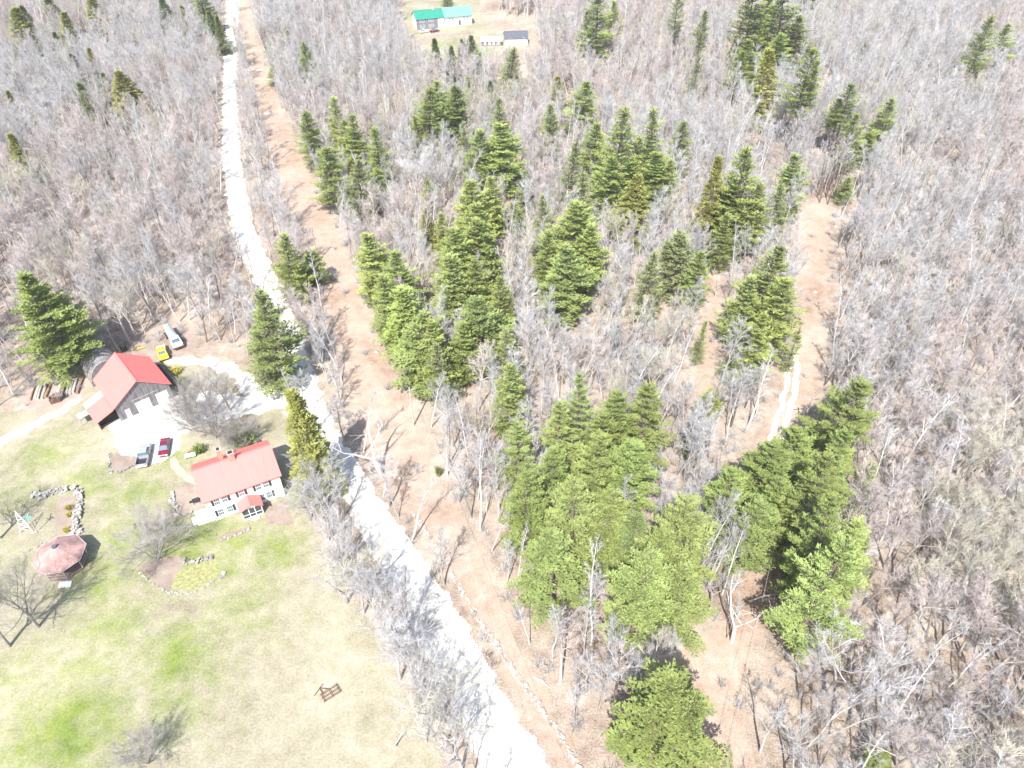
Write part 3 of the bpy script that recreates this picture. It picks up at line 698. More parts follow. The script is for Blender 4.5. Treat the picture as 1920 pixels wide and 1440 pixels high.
# the left part between x=0..400 px and the strip by the road are younger and finer
nr = (np.hypot(pts[:, 0], pts[:, 1]) < 130) & (pts[:, 0] > G(1500, 1200).x); hs[nr] = np.maximum(hs[nr], .8); ws[nr] = hs[nr]*rs.uniform(1, 1.45, nr.sum())
strip = (~clear(pts, ROAD, 9)) ; hs[strip] *= .8; ws[strip] *= .85
rot = rs.uniform(0, 6.283, N); tl = rs.normal(0, .05, (N, 2))
dist = np.hypot(pts[:, 0], pts[:, 1])
fr = np.array([P(x, y, 7)[:2] for x, y in pts]); infr = (fr[:, 0] > -15) & (fr[:, 0] < 1935) & (fr[:, 1] > -15) & (fr[:, 1] < 1470)
order = np.argsort(dist+np.where(infr, 0, 1e6)); pick = order[:285]
sel = np.zeros(N, bool); sel[pick] = True
def zone(x, y, birch, py, px):
    k = 'white stemmed birch' if birch else 'bare grey deciduous tree'
    if px > 1380: return k+' in the thick bare woods filling the lower right', 'bare trees in the lower right woods'
    if px > 960 or (y < 100 and x > G(1040, 1300).x and px > 900): return k+' between the lower corridor and the pine needle path', 'bare trees in the lower middle woods'
    if not clear(np.array([[x, y]]), ROAD, 12)[0] and px < 900 and py > 880: return k+' in the row dividing the field from the gravel road', 'bare trees in the roadside row'
    if not clear(np.array([[x, y]]), ROAD, 14)[0]: return k+' on the verge between the road and the corridor', 'bare trees on the road verge'
    return k+' among the nearest bare woods beside the corridor', 'bare trees in the middle woods'
LM = [(q[0], (q[1]+min(q[2], 1440))/2, q[5]) for q in CON if len(q[5].split()) <= 8 and ' the ' in q[5]]
LM += [(1900, 1420, 'bottom right corner of the photo'), (1740, 897, 'white fallen limb in the right hand woods'), (1900, 900, 'right photo edge level with the farmhouse'), (1910, 1150, 'right photo edge level with the path shadow'), (1690, 1150, 'right fringe of the biggest lowest pine'),
       (621, 1302, 'rusty spring tooth harrow'), (716, 890, 'tall pale dead tree over the corridor'), (1372, 1150, 'white barked dead tree'), (1425, 1420, 'bottom end of the pine needle path'), (1060, 1390, 'bottom end of the tumbled stone wall'), (548, 850, 'golden green spruce beside the farmhouse'), (960, 1430, 'bottom end of the gravel road'), (1100, 1250, 'lower tip of the big lower clump')]
DIRN = ['right of', 'below and right of', 'below', 'below and left of', 'left of', 'above and left of', 'above', 'above and right of']
ORD = ['nearest', 'second', 'third', 'fourth', 'fifth', 'sixth', 'seventh', 'eighth', 'ninth', 'tenth', 'eleventh', 'twelfth', 'thirteenth', 'fourteenth', 'fifteenth', 'sixteenth', 'seventeenth', 'eighteenth', 'nineteenth', 'twentieth', 'furthest']
bucket = {}
for i in pick:
    dd = [math.hypot(q[0]-fr[i, 0], q[1]-fr[i, 1]) for q in LM]; m = int(np.argmin(dd)); bi = 8 <= var[i] <= 10
    a_ = int(round(math.atan2(fr[i, 1]-LM[m][1], fr[i, 0]-LM[m][0])/(math.pi/4))) % 8
    bucket.setdefault((m, a_, bi), []).append((dd[m], i))
LBL = {}
for (m, a_, bi), l in bucket.items():
    for n_, (_, i) in enumerate(sorted(l)): LBL[i] = '%s %s %s the %s' % (ORD[min(n_, 20)], 'white birch' if bi else 'bare tree', DIRN[a_], LM[m][2])
for i in pick:
    x, y = pts[i]; bi = 8 <= var[i] <= 10; lb, gp = zone(x, y, bi, fr[i, 1], fr[i, 0]); lb = LBL[i]
    plant(FT[var[i]], 'birch_tree' if bi else 'bare_tree', lb, 'tree', x, y, ws[i], hs[i], rot[i], gp, tilt=(tl[i, 0], tl[i, 1]))
def stuff_cloud(name, label, cat, p, v, sc_, rt, protos):
    me = bpy.data.meshes.new(name); me.vertices.add(len(p)); me.vertices.foreach_set('co', np.column_stack([p, np.zeros(len(p))]).astype('f').ravel())
    for nm, ty, arr, key in (('var', 'INT', v.astype('i'), 'value'), ('scl', 'FLOAT_VECTOR', sc_.astype('f').ravel(), 'vector'), ('rot', 'FLOAT_VECTOR', rt.astype('f').ravel(), 'vector')):
        a = me.attributes.new(nm, ty, 'POINT'); a.data.foreach_set(key, arr)
    o = bpy.data.objects.new(name, me); col.objects.link(o); tag(o, label, cat, None, 'stuff')
    g = bpy.data.node_groups.new(name, 'GeometryNodeTree'); Nn, Lk = g.nodes, g.links
    g.interface.new_socket('Geometry', in_out='INPUT', socket_type='NodeSocketGeometry'); g.interface.new_socket('Geometry', in_out='OUTPUT', socket_type='NodeSocketGeometry')
    gi, go = Nn.new('NodeGroupInput'), Nn.new('NodeGroupOutput'); J = Nn.new('GeometryNodeJoinGeometry'); Lk.new(J.outputs[0], go.inputs[0])
    def na(nm, ty):
        a = Nn.new('GeometryNodeInputNamedAttribute'); a.data_type = ty; a.inputs['Name'].default_value = nm; return a.outputs['Attribute']
    vs, ss, rr = na('var', 'INT'), na('scl', 'FLOAT_VECTOR'), na('rot', 'FLOAT_VECTOR')
    for k, pr in enumerate(protos):
        j = Nn.new('GeometryNodeJoinGeometry')
        for c in pr.ob:
            oi = Nn.new('GeometryNodeObjectInfo'); oi.transform_space = 'ORIGINAL'; oi.inputs['Object'].default_value = c; Lk.new(oi.outputs['Geometry'], j.inputs[0])
        gt = Nn.new('GeometryNodeGeometryToInstance'); Lk.new(j.outputs[0], gt.inputs[0])
        cm = Nn.new('FunctionNodeCompare'); cm.data_type = 'INT'; cm.operation = 'EQUAL'; Lk.new(vs, cm.inputs[2]); cm.inputs[3].default_value = k
        ip = Nn.new('GeometryNodeInstanceOnPoints'); Lk.new(gi.outputs[0], ip.inputs['Points']); Lk.new(cm.outputs[0], ip.inputs['Selection'])
        Lk.new(gt.outputs[0], ip.inputs['Instance']); Lk.new(rr, ip.inputs['Rotation']); Lk.new(ss, ip.inputs['Scale']); Lk.new(ip.outputs[0], J.inputs[0])
    md = o.modifiers.new('scatter', 'NODES'); md.node_group = g
    return o
r_ = ~sel
assert all(p.ob for p in FT)
stuff_cloud('bare_woods', 'mass of bare grey trees filling the far and middle woods', 'woods', pts[r_], var[r_], np.column_stack([ws, ws, hs])[r_], np.column_stack([tl, rot])[r_], FT)
# brush under the trees
bp_ = pts_in_view(3.6, y1=330); okb = clear(bp_, ROAD, .8) & clear(bp_, LAWN, .8) & clear(bp_, DRIVE, 1) & clear(bp_, H2Y, .5) & ~inside(bp_, DECK) & clear(bp_, TEE, .1)
nocor = clear(bp_, CORR, .1) & clear(bp_, TRACK, .1) & clear(bp_, LOW, .1) & clear(bp_, LANE, .1)
okb &= nocor | (rs.rand(len(bp_)) < .09); bp_ = bp_[okb]; nb_ = len(bp_)
bsc = rs.uniform(.45, 1.25, nb_)
for k, (px, py) in enumerate([(905,870),(1420,1290),(1010,1250)]):
    g = G(px, py); plant(BR[k], 'brush', ['leafless brush clump on the right edge of the corridor', 'leafless brush clump beside the pine needle path', 'leafless brush clump at the lower corridor edge'][k], 'shrub', g.x, g.y, .9, .9, k, 'leafless brush clumps', crown='crown', trunk='stems')
stuff_cloud('undergrowth', 'leafless undergrowth and brush beneath the bare trees', 'undergrowth', bp_, rs.choice(3, nb_), np.column_stack([bsc, bsc, bsc*rs.uniform(.7, 1.2, nb_)]), np.column_stack([np.zeros((nb_, 2)), rs.uniform(0, 6.283, nb_)]), BR)
# trees that stand out one by one: base px, height m, crown radius m
def solo(px, py, h, r, pr, name, label, tilt=(0, 0), rz=None, cat='tree', mc=None, group=None):
    g = G(px, py); return plant(pr, name, label, cat, g.x, g.y, r/pr.r, h/pr.h, rng.random()*6 if rz is None else rz, group, mc, tilt)
solo(72,1176,12,4.6,OT[0],'bare_tree','bare tree left of the lawn casting a long branching shadow')
solo(18,1212,13,5.0,OT[1],'bare_tree','bare tree at the left edge below the gazebo')
solo(0,1010,10,4.5,OT[0],'bare_tree','bare spreading tree at the left edge above the gazebo')
solo(296,1050,7.5,5.6,LT[0],'bare_tree','wide low bare tree over the round garden bed')
solo(405,822,9,6.0,LT[1],'bare_tree','wide multi stemmed bare tree behind the white farmhouse')
solo(432,770,11,3.2,FT[1],'bare_tree','slender bare tree rising beside the driveway loop')
solo(360,800,8,4.0,LT[0],'bare_tree','low bare tree between the parked cars and the farmhouse')
solo(400,775,10,5.0,OT[0],'bare_tree','tall bare tree over the planted island by the driveway')
solo(455,838,6,3.4,LT[0],'bare_tree','low bare tree against the back of the white farmhouse')
solo(278,1432,5,3.2,LT[1],'bare_tree','small bare tree alone at the bottom of the field')
solo(742,1400,3.2,1.6,DT[0],'dead_sapling','pale dead sapling in the dry field by the road')
solo(716,890,13.5,5.5,DT[0],'dead_tree','tall pale dead tree leaning over the corridor edge',tilt=(-.06,-.2),rz=.8)
solo(1372,1204,14,3.6,DT[0],'dead_tree','white barked dead tree left of the dark path shadow',rz=2.0)
solo(1362,1196,10,1.4,FT[11],'bare_tree','left of two dark trunks beside the white dead tree')
solo(1370,1190,10,1.4,FT[12],'bare_tree','right of two dark trunks beside the white dead tree')
solo(1545,722,10,3.2,FT[12],'bare_tree','dark branching bare tree at the right edge of the dirt lane')
solo(1552,700,13,2.8,FT[8],'bare_tree','tall pale stemmed tree beside the dirt lane')
solo(1188,1400,6,3.0,BT[0],'bare_tree','white branched small tree behind the bottom edge pine')
for k, (px, py, h, r) in enumerate([(1245,500,9,3.6),(1220,260+70,11,3.2),(1000,330,12,2.6),(1018,318,12,2.8),(1880,560,12,4),(1760,1060,13,3.6),(1640,610,14,2.6),(1660,470,14,2.4),(1340,560,9,2)]):
    solo(px, py, h, r, BT[0], 'birch_tree', ['white birch with fanned branches left of the grassy lane','white birch standing in the central pine group','left of two white birches right of the wide dark hearted pine','right of two white birches near the wide dark hearted pine','white branched birch near the right edge, upper half','white limbed birch in the right hand woods','leaning white birch in the right woods level with the lane bend','leaning white birch above the lane bend','white birch at the top of the grassy lane'][k], group='white birches standing out from the woods')
# roadside row between field and road, drawn larger
rowp = [(585,975),(612,1015),(640,1050),(668,1090),(690,1128),(706,1160),(730,1200),(752,1232),(772,1262),(790,1300),(812,1335),(832,1372),(850,1410),(868,1445),(600,940),(648,1075),(685,1150),(720,1180),(762,1250),(782,1285),(822,1350),(842,1400),(622,1005),(655,1130),(745,1275),(800,1390)]
for k, (px, py) in enumerate(rowp):
    solo(px+rng.uniform(-5, 5), py, rng.uniform(9.5, 13), rng.uniform(3.8, 5.4), RT[k % 3] if k % 4 else FT[k % 8], 'bare_tree', ['first','second','third','fourth','fifth','sixth','seventh','eighth','ninth','tenth','eleventh','twelfth','thirteenth','fourteenth','fifteenth','sixteenth','seventeenth','eighteenth','nineteenth','twentieth','twenty first','twenty second','twenty third','twenty fourth','twenty fifth','twenty sixth'][sorted(range(26), key=lambda q: rowp[q][1]).index(k)]+' spreading bare tree from the top of the row dividing field from road', group='spreading trees in the roadside row')
for k, (px, py, r, h, mc, lb) in enumerate([(822,893,1.0,2.6,'shrubgreen','single yellow green bush standing in the corridor'),(455,838,3.0,4.0,'shrubgreen','dense evergreen shrub against the farmhouse back wall'),(375,850,1.6,2.2,'shrubgreen','green bush left of the farmhouse chimney'),(308,696,1.5,1.6,'shrubgold','yellow bush in the bed right of the barn'),(330,700,1.9,1.5,'shrubgold','tan bush at the right of the barn bed'),(345,722,1.6,2.4,'shrubgreen','green bush by the driveway loop'),(129,955,.9,.9,'shrubgold','upper golden tuft inside the stone walled garden'),(131,968,.8,.8,'shrubgold','middle golden tuft inside the stone walled garden'),(127,996,.9,.9,'shrubgold','lowest golden tuft inside the stone walled garden'),(1580,375,2.2,5,'shrubgreen','bright green bush beside the dark trunk stand')]):
    g = G(px, py); plant(SG[0], 'bush', lb, 'bush', g.x, g.y, r/1.8, h/2.2, k*1.3, None, M[mc], crown='leaves', trunk='stems')
# the stand of dark straight trunks where the lane enters the woods
trk = Proto(*bare_tree(400, 17, 1.2, .75, 9, 4, 3, tr=.012, lean=.02), M['darkbark'], M['twig'], 17, 1.2)
for k in range(22):
    px, py = rng.uniform(1532, 1575), rng.uniform(330, 395); g = G(px, py)
    plant(trk, 'bare_tree', 'tall dark limbless trunk in the stand where the lane enters the woods', 'tree', g.x, g.y, rng.uniform(.7, 1.1), rng.uniform(.7, 1), rng.random()*6, 'dark trunks at the lane mouth')
for k in range(14):
    px, py = rng.uniform(1488, 1512), rng.uniform(265, 292); g = G(px, py)
    plant(trk, 'bare_tree', 'dark limbless trunk under the high crowned pine', 'tree', g.x, g.y, rng.uniform(.8, 1.1), rng.uniform(.7, .9), rng.random()*6, 'dark trunks under the high crowned pine')
# ------------------------------------------------------------------ buildings
def frame_from(pa, pb):                    # two ground px: local x runs from pa to pb, local y goes back
    a, b_ = G(*pa), G(*pb); d = b_-a; return a, math.atan2(d.y, d.x), d.length
def window(par, x, z, w_, h_, y=0., shut=(1, 1), cols=2, rows=2):
    m = MB(); t = .07; y0 = y-.05
    m.box(x-w_/2-t, x-w_/2, y0, y+.0, z, z+h_); m.box(x+w_/2, x+w_/2+t, y0, y, z, z+h_)
    m.box(x-w_/2-t, x+w_/2+t, y0-.02, y, z-t, z); m.box(x-w_/2-t, x+w_/2+t, y0-.01, y, z+h_, z+h_+t)
    m.box(x-w_/2, x+w_/2, y0+.005, y-.002, z+h_/2-.03, z+h_/2+.03)
    for c in range(1, cols+1): m.box(x-w_/2+w_*c/(cols+1)-.015, x-w_/2+w_*c/(cols+1)+.015, y0+.012, y-.004, z, z+h_)
    f = m.build('window', M['white'], par); g = MB(); g.box(x-w_/2, x+w_/2, y-.025, y-.006, z, z+h_); g.build('pane', M['glass'], f)
    for s, on in ((-1, shut[0]), (1, shut[1])):
        if on:
            k = MB(); xs = x+s*(w_/2+.09+.19); k.box(xs-.19, xs+.19, y-.06, y-.003, z-.05, z+h_+.05)
            for q in range(9): k.box(xs-.15, xs+.15, y-.075, y-.06, z+.02+q*h_/9, z+.06+q*h_/9)
            k.build('shutter', M['shutter'], par)
def gable_roof(par, x0, x1, y0, y1, ze, zr, m, t=.16, name='roof', ribs=.6, yr=None):
    yr = (y0+y1)/2 if yr is None else yr; k = MB()
    k.slab((x0, y0, ze), (x1, y0, ze), (x1, yr, zr), (x0, yr, zr), t); k.slab((x0, yr, zr), (x1, yr, zr), (x1, y1, ze), (x0, y1, ze), t)
    n = int((x1-x0)/ribs)
    for i in range(n+1):
        x = x0+.02+i*(x1-x0-.04)/n
        for ya, yb in ((y0, yr), (y1, yr)):
            k.slab((x-.02, ya, ze+.03), (x+.02, ya, ze+.03), (x+.02, yb, zr+.03), (x-.02, yb, zr+.03), .028)
    k.box(x0, x1, yr-.12, yr+.12, zr+.004, zr+.045)
    return k.build(name, m, par)
# white farmhouse
a, rz, W = frame_from((399,979), (533,930)); D = 8.6; EH = 5.5; RH = 8.3
W = 12.0
hs_ = thing('farmhouse', 'white two storey farmhouse with long red metal roof and small porch', 'house', a, rz)
k = MB(); k.prismx([(0,0),(D,0),(D,EH),(D/2,RH-.2),(0,EH)], 0, W); wl = k.build('wall', M['white'], hs_)
k = MB()
for q in range(34): k.box(-.012, W+.012, -.014, -.003, .3+q*.15, .31+q*.15)
k.build('clapboard', M['white'], wl)
k = MB(); k.box(-.05, W+.05, -.05, D+.05, -.1, .28); k.build('foundation', M['stone'], hs_)
gable_roof(hs_, -.35, W+.35, -.4, D+.4, EH-.22+.04, RH+.05, M['redroof'])
fx = lambda f: f*W
for f, s in ((.145, (1, 0)), (.245, (0, 1)), (.47, (1, 1)), (.70, (1, 0)), (.80, (0, 1))): window(hs_, fx(f), 3.55, .8, 1.35, 0, s)
for f, s in ((.145, (1, 0)), (.265, (0, 1)), (.70, (1, 0)), (.80, (0, 1))): window(hs_, fx(f), .95, .8, 1.35, 0, s)
for cx, cy, wd2 in ((4.4, D/2+1.6, .75), (6.0, D/2-.1, .95)):
    k = MB(); zt = RH+1.25; zb = EH; k.box(cx-wd2/2, cx+wd2/2, cy-.45, cy+.45, zb, zt); c = k.build('chimney', M['brick'], hs_)
    k = MB(); k.box(cx-wd2/2-.08, cx+wd2/2+.08, cy-.53, cy+.53, zt+.002, zt+.13); k.build('chimney_cap', M['woodgrey'], c)
    k = MB(); k.box(cx-wd2/2+.14, cx+wd2/2-.14, cy-.3, cy+.3, zt+.133, zt+.2); k.build('flue', M['dark'], c)
# back wing windows and side door
k = MB(); k.box(W, W+.05, 2.0, 2.9, .3, 2.3); k.build('side_door', M['shutter'], hs_)
# porch: gable end to the front
px0, px1, pd, pz, pr_ = 4.65, 7.9, 2.2, 2.55, 3.35; xc = (px0+px1)/2
k = MB(); k.slab((px0-.3, -pd-.35, pz-.12), (xc, -pd-.35, pr_), (xc, -.005, pr_), (px0-.3, -.005, pz-.12), .1); k.slab((xc, -pd-.35, pr_), (px1+.3, -pd-.35, pz-.12), (px1+.3, -.005, pz-.12), (xc, -.005, pr_), .1)
k.build('porch_roof', M['redroof'], hs_)
k = MB(); k.box(px0, px1, -pd, -.004, 0, .3)
for x in (px0+.06, px0+1.15, px1-1.15, px1-.06):
    k.box(x-.06, x+.06, -pd, -pd+.12, .3, pz-.13)
k.box(px0, px1, -pd+.01, -pd+.11, 1.0, 1.1); k.box(px0, px1, -pd+.01, -pd+.11, pz-.13, pz-.02)
k.add([(px0, -pd+.02, pz-.02), (px1, -pd+.02, pz-.02), (xc, -pd+.02, pr_-.13), (px0, -pd+.1, pz-.02), (px1, -pd+.1, pz-.02), (xc, -pd+.1, pr_-.13)], [(0,1,2),(5,4,3),(0,3,4,1),(1,4,5,2),(2,5,3,0)])
for x in (px0, px1-.1): k.box(x, x+.1, -pd+.13, -.06, 1.0, 1.1); k.box(x, x+.1, -pd+.13, -.06, pz-.2, pz-.13)
pf = k.build('porch_frame', M['white'], hs_)
k = MB()
for x0_, x1_ in ((px0+.12, px0+1.09), (px0+1.21, px1-1.21), (px1-1.09, px1-.12)): k.box(x0_, x1_, -pd+.04, -pd+.06, .35, pz-.14)
k.box(px0+.04, px0+.06, -pd+.13, -.05, .35, pz-.2); k.box(px1-.06, px1-.04, -pd+.13, -.05, .35, pz-.2)
k.build('porch_screen', M['screen'], pf)
k = MB(); k.box(xc-.8, xc+.8, -pd-.7, -pd-.003, 0, .16); k.box(xc-.6, xc+.6, -pd-.35, -pd-.003, .162, .3); k.build('porch_step', M['stone'], hs_)
k = MB(); k.box(-2.2, -.06, .3, 3.2, 0, .45); k.box(-2.9, -2.21, .6, 2.3, 0, .22); k.build('side_terrace', M['white'], hs_)
# barn
a = G(227.5, 790); b2 = G(315.6, 750); rz = math.atan2(b2.y-a.y, b2.x-a.x); W = 10.2; L_ = 10.5; EH = 3.7; RH = 7.3
bn = thing('barn', 'weathered grey board barn with pink red metal roof and three white doors', 'barn', a, rz)
# local: x along the front gable wall, y back; ridge runs along y
k = MB(); k.prism([(0,0),(W,0),(W,EH),(W/2,RH-.15),(0,EH)], 0, L_); wl = k.build('wall', M['barnwood'], bn)
k = MB(); rb = random.Random(3)
x = .02
while x < W-.1:
    z1 = (EH+(RH-.15-EH)*(1-abs(x+.1-W/2)/(W/2)))-.12; k.box(x, x+.19, -.03-.02*rb.random(), -.003, .02+rb.random()*.1, z1); x += rb.choice([.21, .22, .24, .3])
k.build('board', M['barnwood'], bn)
def barn_roof():
    k = MB(); o = .4
    def tri(x0, z0, x1, z1):
        k.slab((x0, -o, z0), (x1, -o, z1), (x1, L_+o, z1), (x0, L_+o, z0), .14)
        n = 16
        for i in range(n+1):
            y = -o+.02+i*(L_+2*o-.04)/n; k.slab((x0, y-.02, z0+.03), (x1, y-.02, z1+.03), (x1, y+.02, z1+.03), (x0, y+.02, z0+.03), .028)
    dz = (RH-EH)/(W/2)*o
    tri(-o, EH-dz+.1, W/2, RH+.1); tri(W/2, RH+.1, W+o, EH-dz+.1)
    k.box(W/2-.15, W/2+.15, -o, L_+o, RH+.104, RH+.15)
    return k.build('roof', M['redroof'], bn)
barn_roof()
for x0_, x1_, h_ in ((1.3, 2.15, 2.0), (3.4, 6.0, 2.5), (7.2, 9.4, 2.5)):
    k = MB(); k.box(x0_, x1_, -.10, -.052, .02, h_)
    n = 4
    for q in range(n): k.box(x0_+.06, x1_-.06, -.115, -.1, .08+q*h_/n, h_/n*(q+1)-.05)
    d = k.build('door', M['white'], bn); k = MB(); k.box(x0_-.1, x1_+.1, -.11, -.052, h_+.002, h_+.12); k.build('door_lintel', M['woodgrey'], d)
k = MB(); k.box(3.0, 7.9, -.075, -.052, 3.3, 3.4); k.build('hay_rail', M['woodgrey'], bn)
# lean-to on the left
k = MB(); k.box(-3.6, -3.5, .05, 6.5, 0, 1.9); k.box(-3.5, -.02, 6.4, 6.5, 0, 2.1)
for y in (.05, 2.2, 4.4): k.box(-3.62, -3.48, y, y+.14, 0, 2.05)
k.build('lean_to_wall', M['barnwood'], bn)
k = MB(); k.slab((-4.0, -.35, 2.1), (-.42, -.35, 3.35), (-.42, 5.0, 3.35), (-4.0, 5.0, 2.1), .1); k.build('lean_to_roof', M['redroof'], bn)
k = MB(); k.slab((-4.0, 5.05, 2.1), (-.42, 5.05, 3.35), (-.42, 6.9, 3.35), (-4.0, 6.9, 2.1), .1); k.build('lean_to_panel', M['clearpanel'], bn)
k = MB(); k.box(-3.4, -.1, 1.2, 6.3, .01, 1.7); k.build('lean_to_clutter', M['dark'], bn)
k = MB(); k.slab((-6.0, 3.3, 1.9), (-4.1, 3.3, 2.05), (-4.1, 5.1, 2.05), (-6.0, 5.1, 1.9), .06); 
co = k.build('awning', M['metal'], bn); k = MB()
for x, y in ((-5.9, 3.4), (-5.9, 5.0)): k.rod((x, y, 0), (x, y, 1.85), .05, 8)
k.build('awning_post', M['woodgrey'], co)
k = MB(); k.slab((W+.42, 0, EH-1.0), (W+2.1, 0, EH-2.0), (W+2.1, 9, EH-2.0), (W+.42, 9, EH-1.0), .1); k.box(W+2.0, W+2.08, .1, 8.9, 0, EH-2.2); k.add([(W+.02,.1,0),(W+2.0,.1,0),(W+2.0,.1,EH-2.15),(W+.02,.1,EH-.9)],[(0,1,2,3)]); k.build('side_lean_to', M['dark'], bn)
# hoop shelter behind the barn
g = G(208, 712); ht = thing('hoop_shelter', 'grey arched shelter just behind the barn', 'shelter', g, rz+math.pi/2)
k = MB(); n = 14; prof = [(math.cos(math.pi*i/n)*3.4, .02+math.sin(math.pi*i/n)*4.6) for i in range(n+1)]
k.prismx(prof, 0, 6); k.build('cover', M['barnwood'], ht, smooth=False)
k = MB()
for x in (0, 1.5, 3, 4.5, 6): k.tube([(x, y*1.01, z*1.01) for y, z in prof], .05, 5)
k.build('hoop', M['woodgrey'], ht)
# gazebo
g = G(109, 1084, 0); g.y += 2.6; gz = thing('gazebo', 'eight sided gazebo with faded pinkish brown shingle roof', 'gazebo', g, .12)
def ring(r, z, n=8, o=math.pi/8): return [(r*math.cos(o+2*math.pi*i/n), r*math.sin(o+2*math.pi*i/n), z) for i in range(n)]
k = MB(); e0, e1 = ring(3.75, 2.55), ring(.35, 4.35); k.add(e0+e1+ring(3.75, 2.43)+[(0,0,4.3)], [(i, (i+1) % 8, 8+(i+1) % 8, 8+i) for i in range(8)]+[(16+i, 16+(i+1) % 8, (i+1) % 8, i) for i in range(8)]+[tuple(range(23, 15, -1))])
k.build('roof', M['shingle'], gz)
k = MB(); e = ring(3.80, 2.52)
for i in range(8): k.rod(e[i], e[(i+1) % 8], .055, 6)
k.build('fascia', M['woodgrey'], gz)
k = MB(); k.rod((0,0,4.2), (0,0,4.62), .42, 12, .36); k.build('roof_vent', M['darkroof'], gz)
k = MB(); a1, a0_ = ring(3.35, .3), ring(3.35, 0); k.add(a1+a0_, [tuple(range(8))]+[(8+i, 8+(i+1) % 8, (i+1) % 8, i) for i in range(8)]); k.build('floor', M['darkbark'], gz)
k = MB(); e = ring(3.25, .3)
for i in range(8): k.rod(e[i], (e[i][0], e[i][1], 2.45), .07, 8)
k.build('post', M['woodgrey'], gz)
k = MB()
for i in range(8):
    if i == 6: continue
    p, q = Vector(e[i]), Vector(e[(i+1) % 8])
    for z in (.2, .85): k.rod(p+Vector((0,0,z)), q+Vector((0,0,z)), .03, 6)
    for j in range(1, 9): r = p.lerp(q, j/9); k.rod(r+Vector((0,0,.2)), r+Vector((0,0,.85)), .018, 5)
k.build('railing', M['woodgrey'], gz)
k = MB()
for i in range(3): k.box(-.9+1.2, .9+1.2, -3.5-.3*i-.3, -3.5-.3*i, 0, .28-.09*i)
k.build('step', M['white'], gz)
k = MB(); k.rod((0,0,.3), (0,0,1.05), .5, 12); k.build('table', M['darkbark'], gz)
# far house with teal roof
def simple_house(name, label, pa, pb, D, EH, RH, wall, roof, cat='house', pitchover=.35):
    a, rz, W = frame_from(pa, pb); o = thing(name, label, cat, a, rz)
    k = MB(); k.prismx([(0,0),(D,0),(D,EH),(D/2,RH-.15),(0,EH)], 0, W); k.build('wall', wall, o)
    gable_roof(o, -pitchover, W+pitchover, -pitchover, D+pitchover, EH-.1, RH+.05, roof, .14)
    return o, W
fh, W2 = simple_house('far_house', 'long house with teal green roof at the top of the photo', (782,56), (885,46), 8.5, 4.4, 7.0, M['white'], M['tealroof'])
k = MB(); k.box(-.02, W2*.38, -.06, -.004, .01, 4.25); k.build('grey_front', M['barnwood'], fh)
for x in (W2*.10, W2*.26):
    window(fh, x, 2.9, 2.2, 1.0, -.06, (0, 0), 4); window(fh, x, .7, 2.2, 1.1, -.06, (0, 0), 6)
for x in (W2*.5, W2*.6, W2*.65, W2*.86, W2*.92): window(fh, x, 2.3, .8, 1.2, 0, (0, 0))
k = MB(); k.box(W2*.76, W2*.76+.9, -.05, -.004, .3, 2.4); k.build('door', M['shutter'], fh)
k = MB(); k.slab((W2*.5, -.6, 4.29), (W2+.4, -.6, 4.29), (W2+.4, 4.25, 7.25), (W2*.5, 4.25, 7.25), .1); k.build('pale_roof_panel', M['teallight'], fh)
k = MB(); k.box(W2*.33, W2*.33+.8, 4.0, 4.8, 6.6, 7.9); k.build('chimney', M['white'], fh)
ga, W3 = simple_house('garage', 'white two door garage with dark blue grey roof near the teal-roofed house', (947,86), (989,85), 6.5, 3.0, 5.0, M['white'], M['darkroof'], 'garage')
for x in (W3*.3, W3*.72):
    k = MB(); k.box(x-1.4, x+1.4, -.05, -.004, .05, 2.3); d = k.build('garage_door', M['white'], ga)
    for q in range(4):
        k = MB(); k.box(x-1.2+q*.65, x-.8+q*.65, -.065, -.051, 1.5, 1.8); k.build('door_window', M['shutter'], d)
sh, W4 = simple_house('shed', 'low white roofed shed left of the dark roofed garage', (904,87), (940,86), 4.5, 2.2, 3.2, M['barnwood'], M['white'], 'shed')
for q in range(4):
    x = W4*(.15+.23*q); k = MB(); k.box(x-.4, x+.4, -.05, -.004, .5, 1.7); k.build('shed_opening', M['white'], sh)
# ------------------------------------------------------------------ vehicles (local x forward)
def wheels(par, xs, y, r, w_=.22):
    for x in xs:
        for s in (-1, 1):
            k = MB(); k.rod((x, s*y-w_/2, r), (x, s*y+w_/2, r), r, 16); o = k.build('wheel', M['tyre'], par)
            k = MB(); k.rod((x, s*(y+w_/2), r), (x, s*(y+w_/2+.02), r), r*.6, 12); k.build('rim', M['metal'], o)
def lamps(par, xf, xr, y, z):
    for s in (-1, 1):
        k = MB(); k.box(xf-.02, xf+.03, s*y-.17, s*y+.17, z-.07, z+.07); k.build('headlight', M['lamp'], par)
        k = MB(); k.box(xr-.03, xr+.02, s*y-.12, s*y+.12, z, z+.2); k.build('tail_light', M['tail'], par)
def taper_cabin(prof, y0, y1, zb, zt, inset):
    """side profile swept across, its upper points pulled in"""
    k = MB(); n = len(prof)
    def yy(z, s): return s*(y1-inset*max(0, min(1, (z-zb)/(zt-zb))))
    k.add([(x, yy(z, -1), z) for x, z in prof]+[(x, yy(z, 1), z) for x, z in prof], [(i, (i+1) % n, n+(i+1) % n, n+i) for i in range(n)]+[tuple(range(n))[::-1], tuple(range(n, 2*n))])
    return k
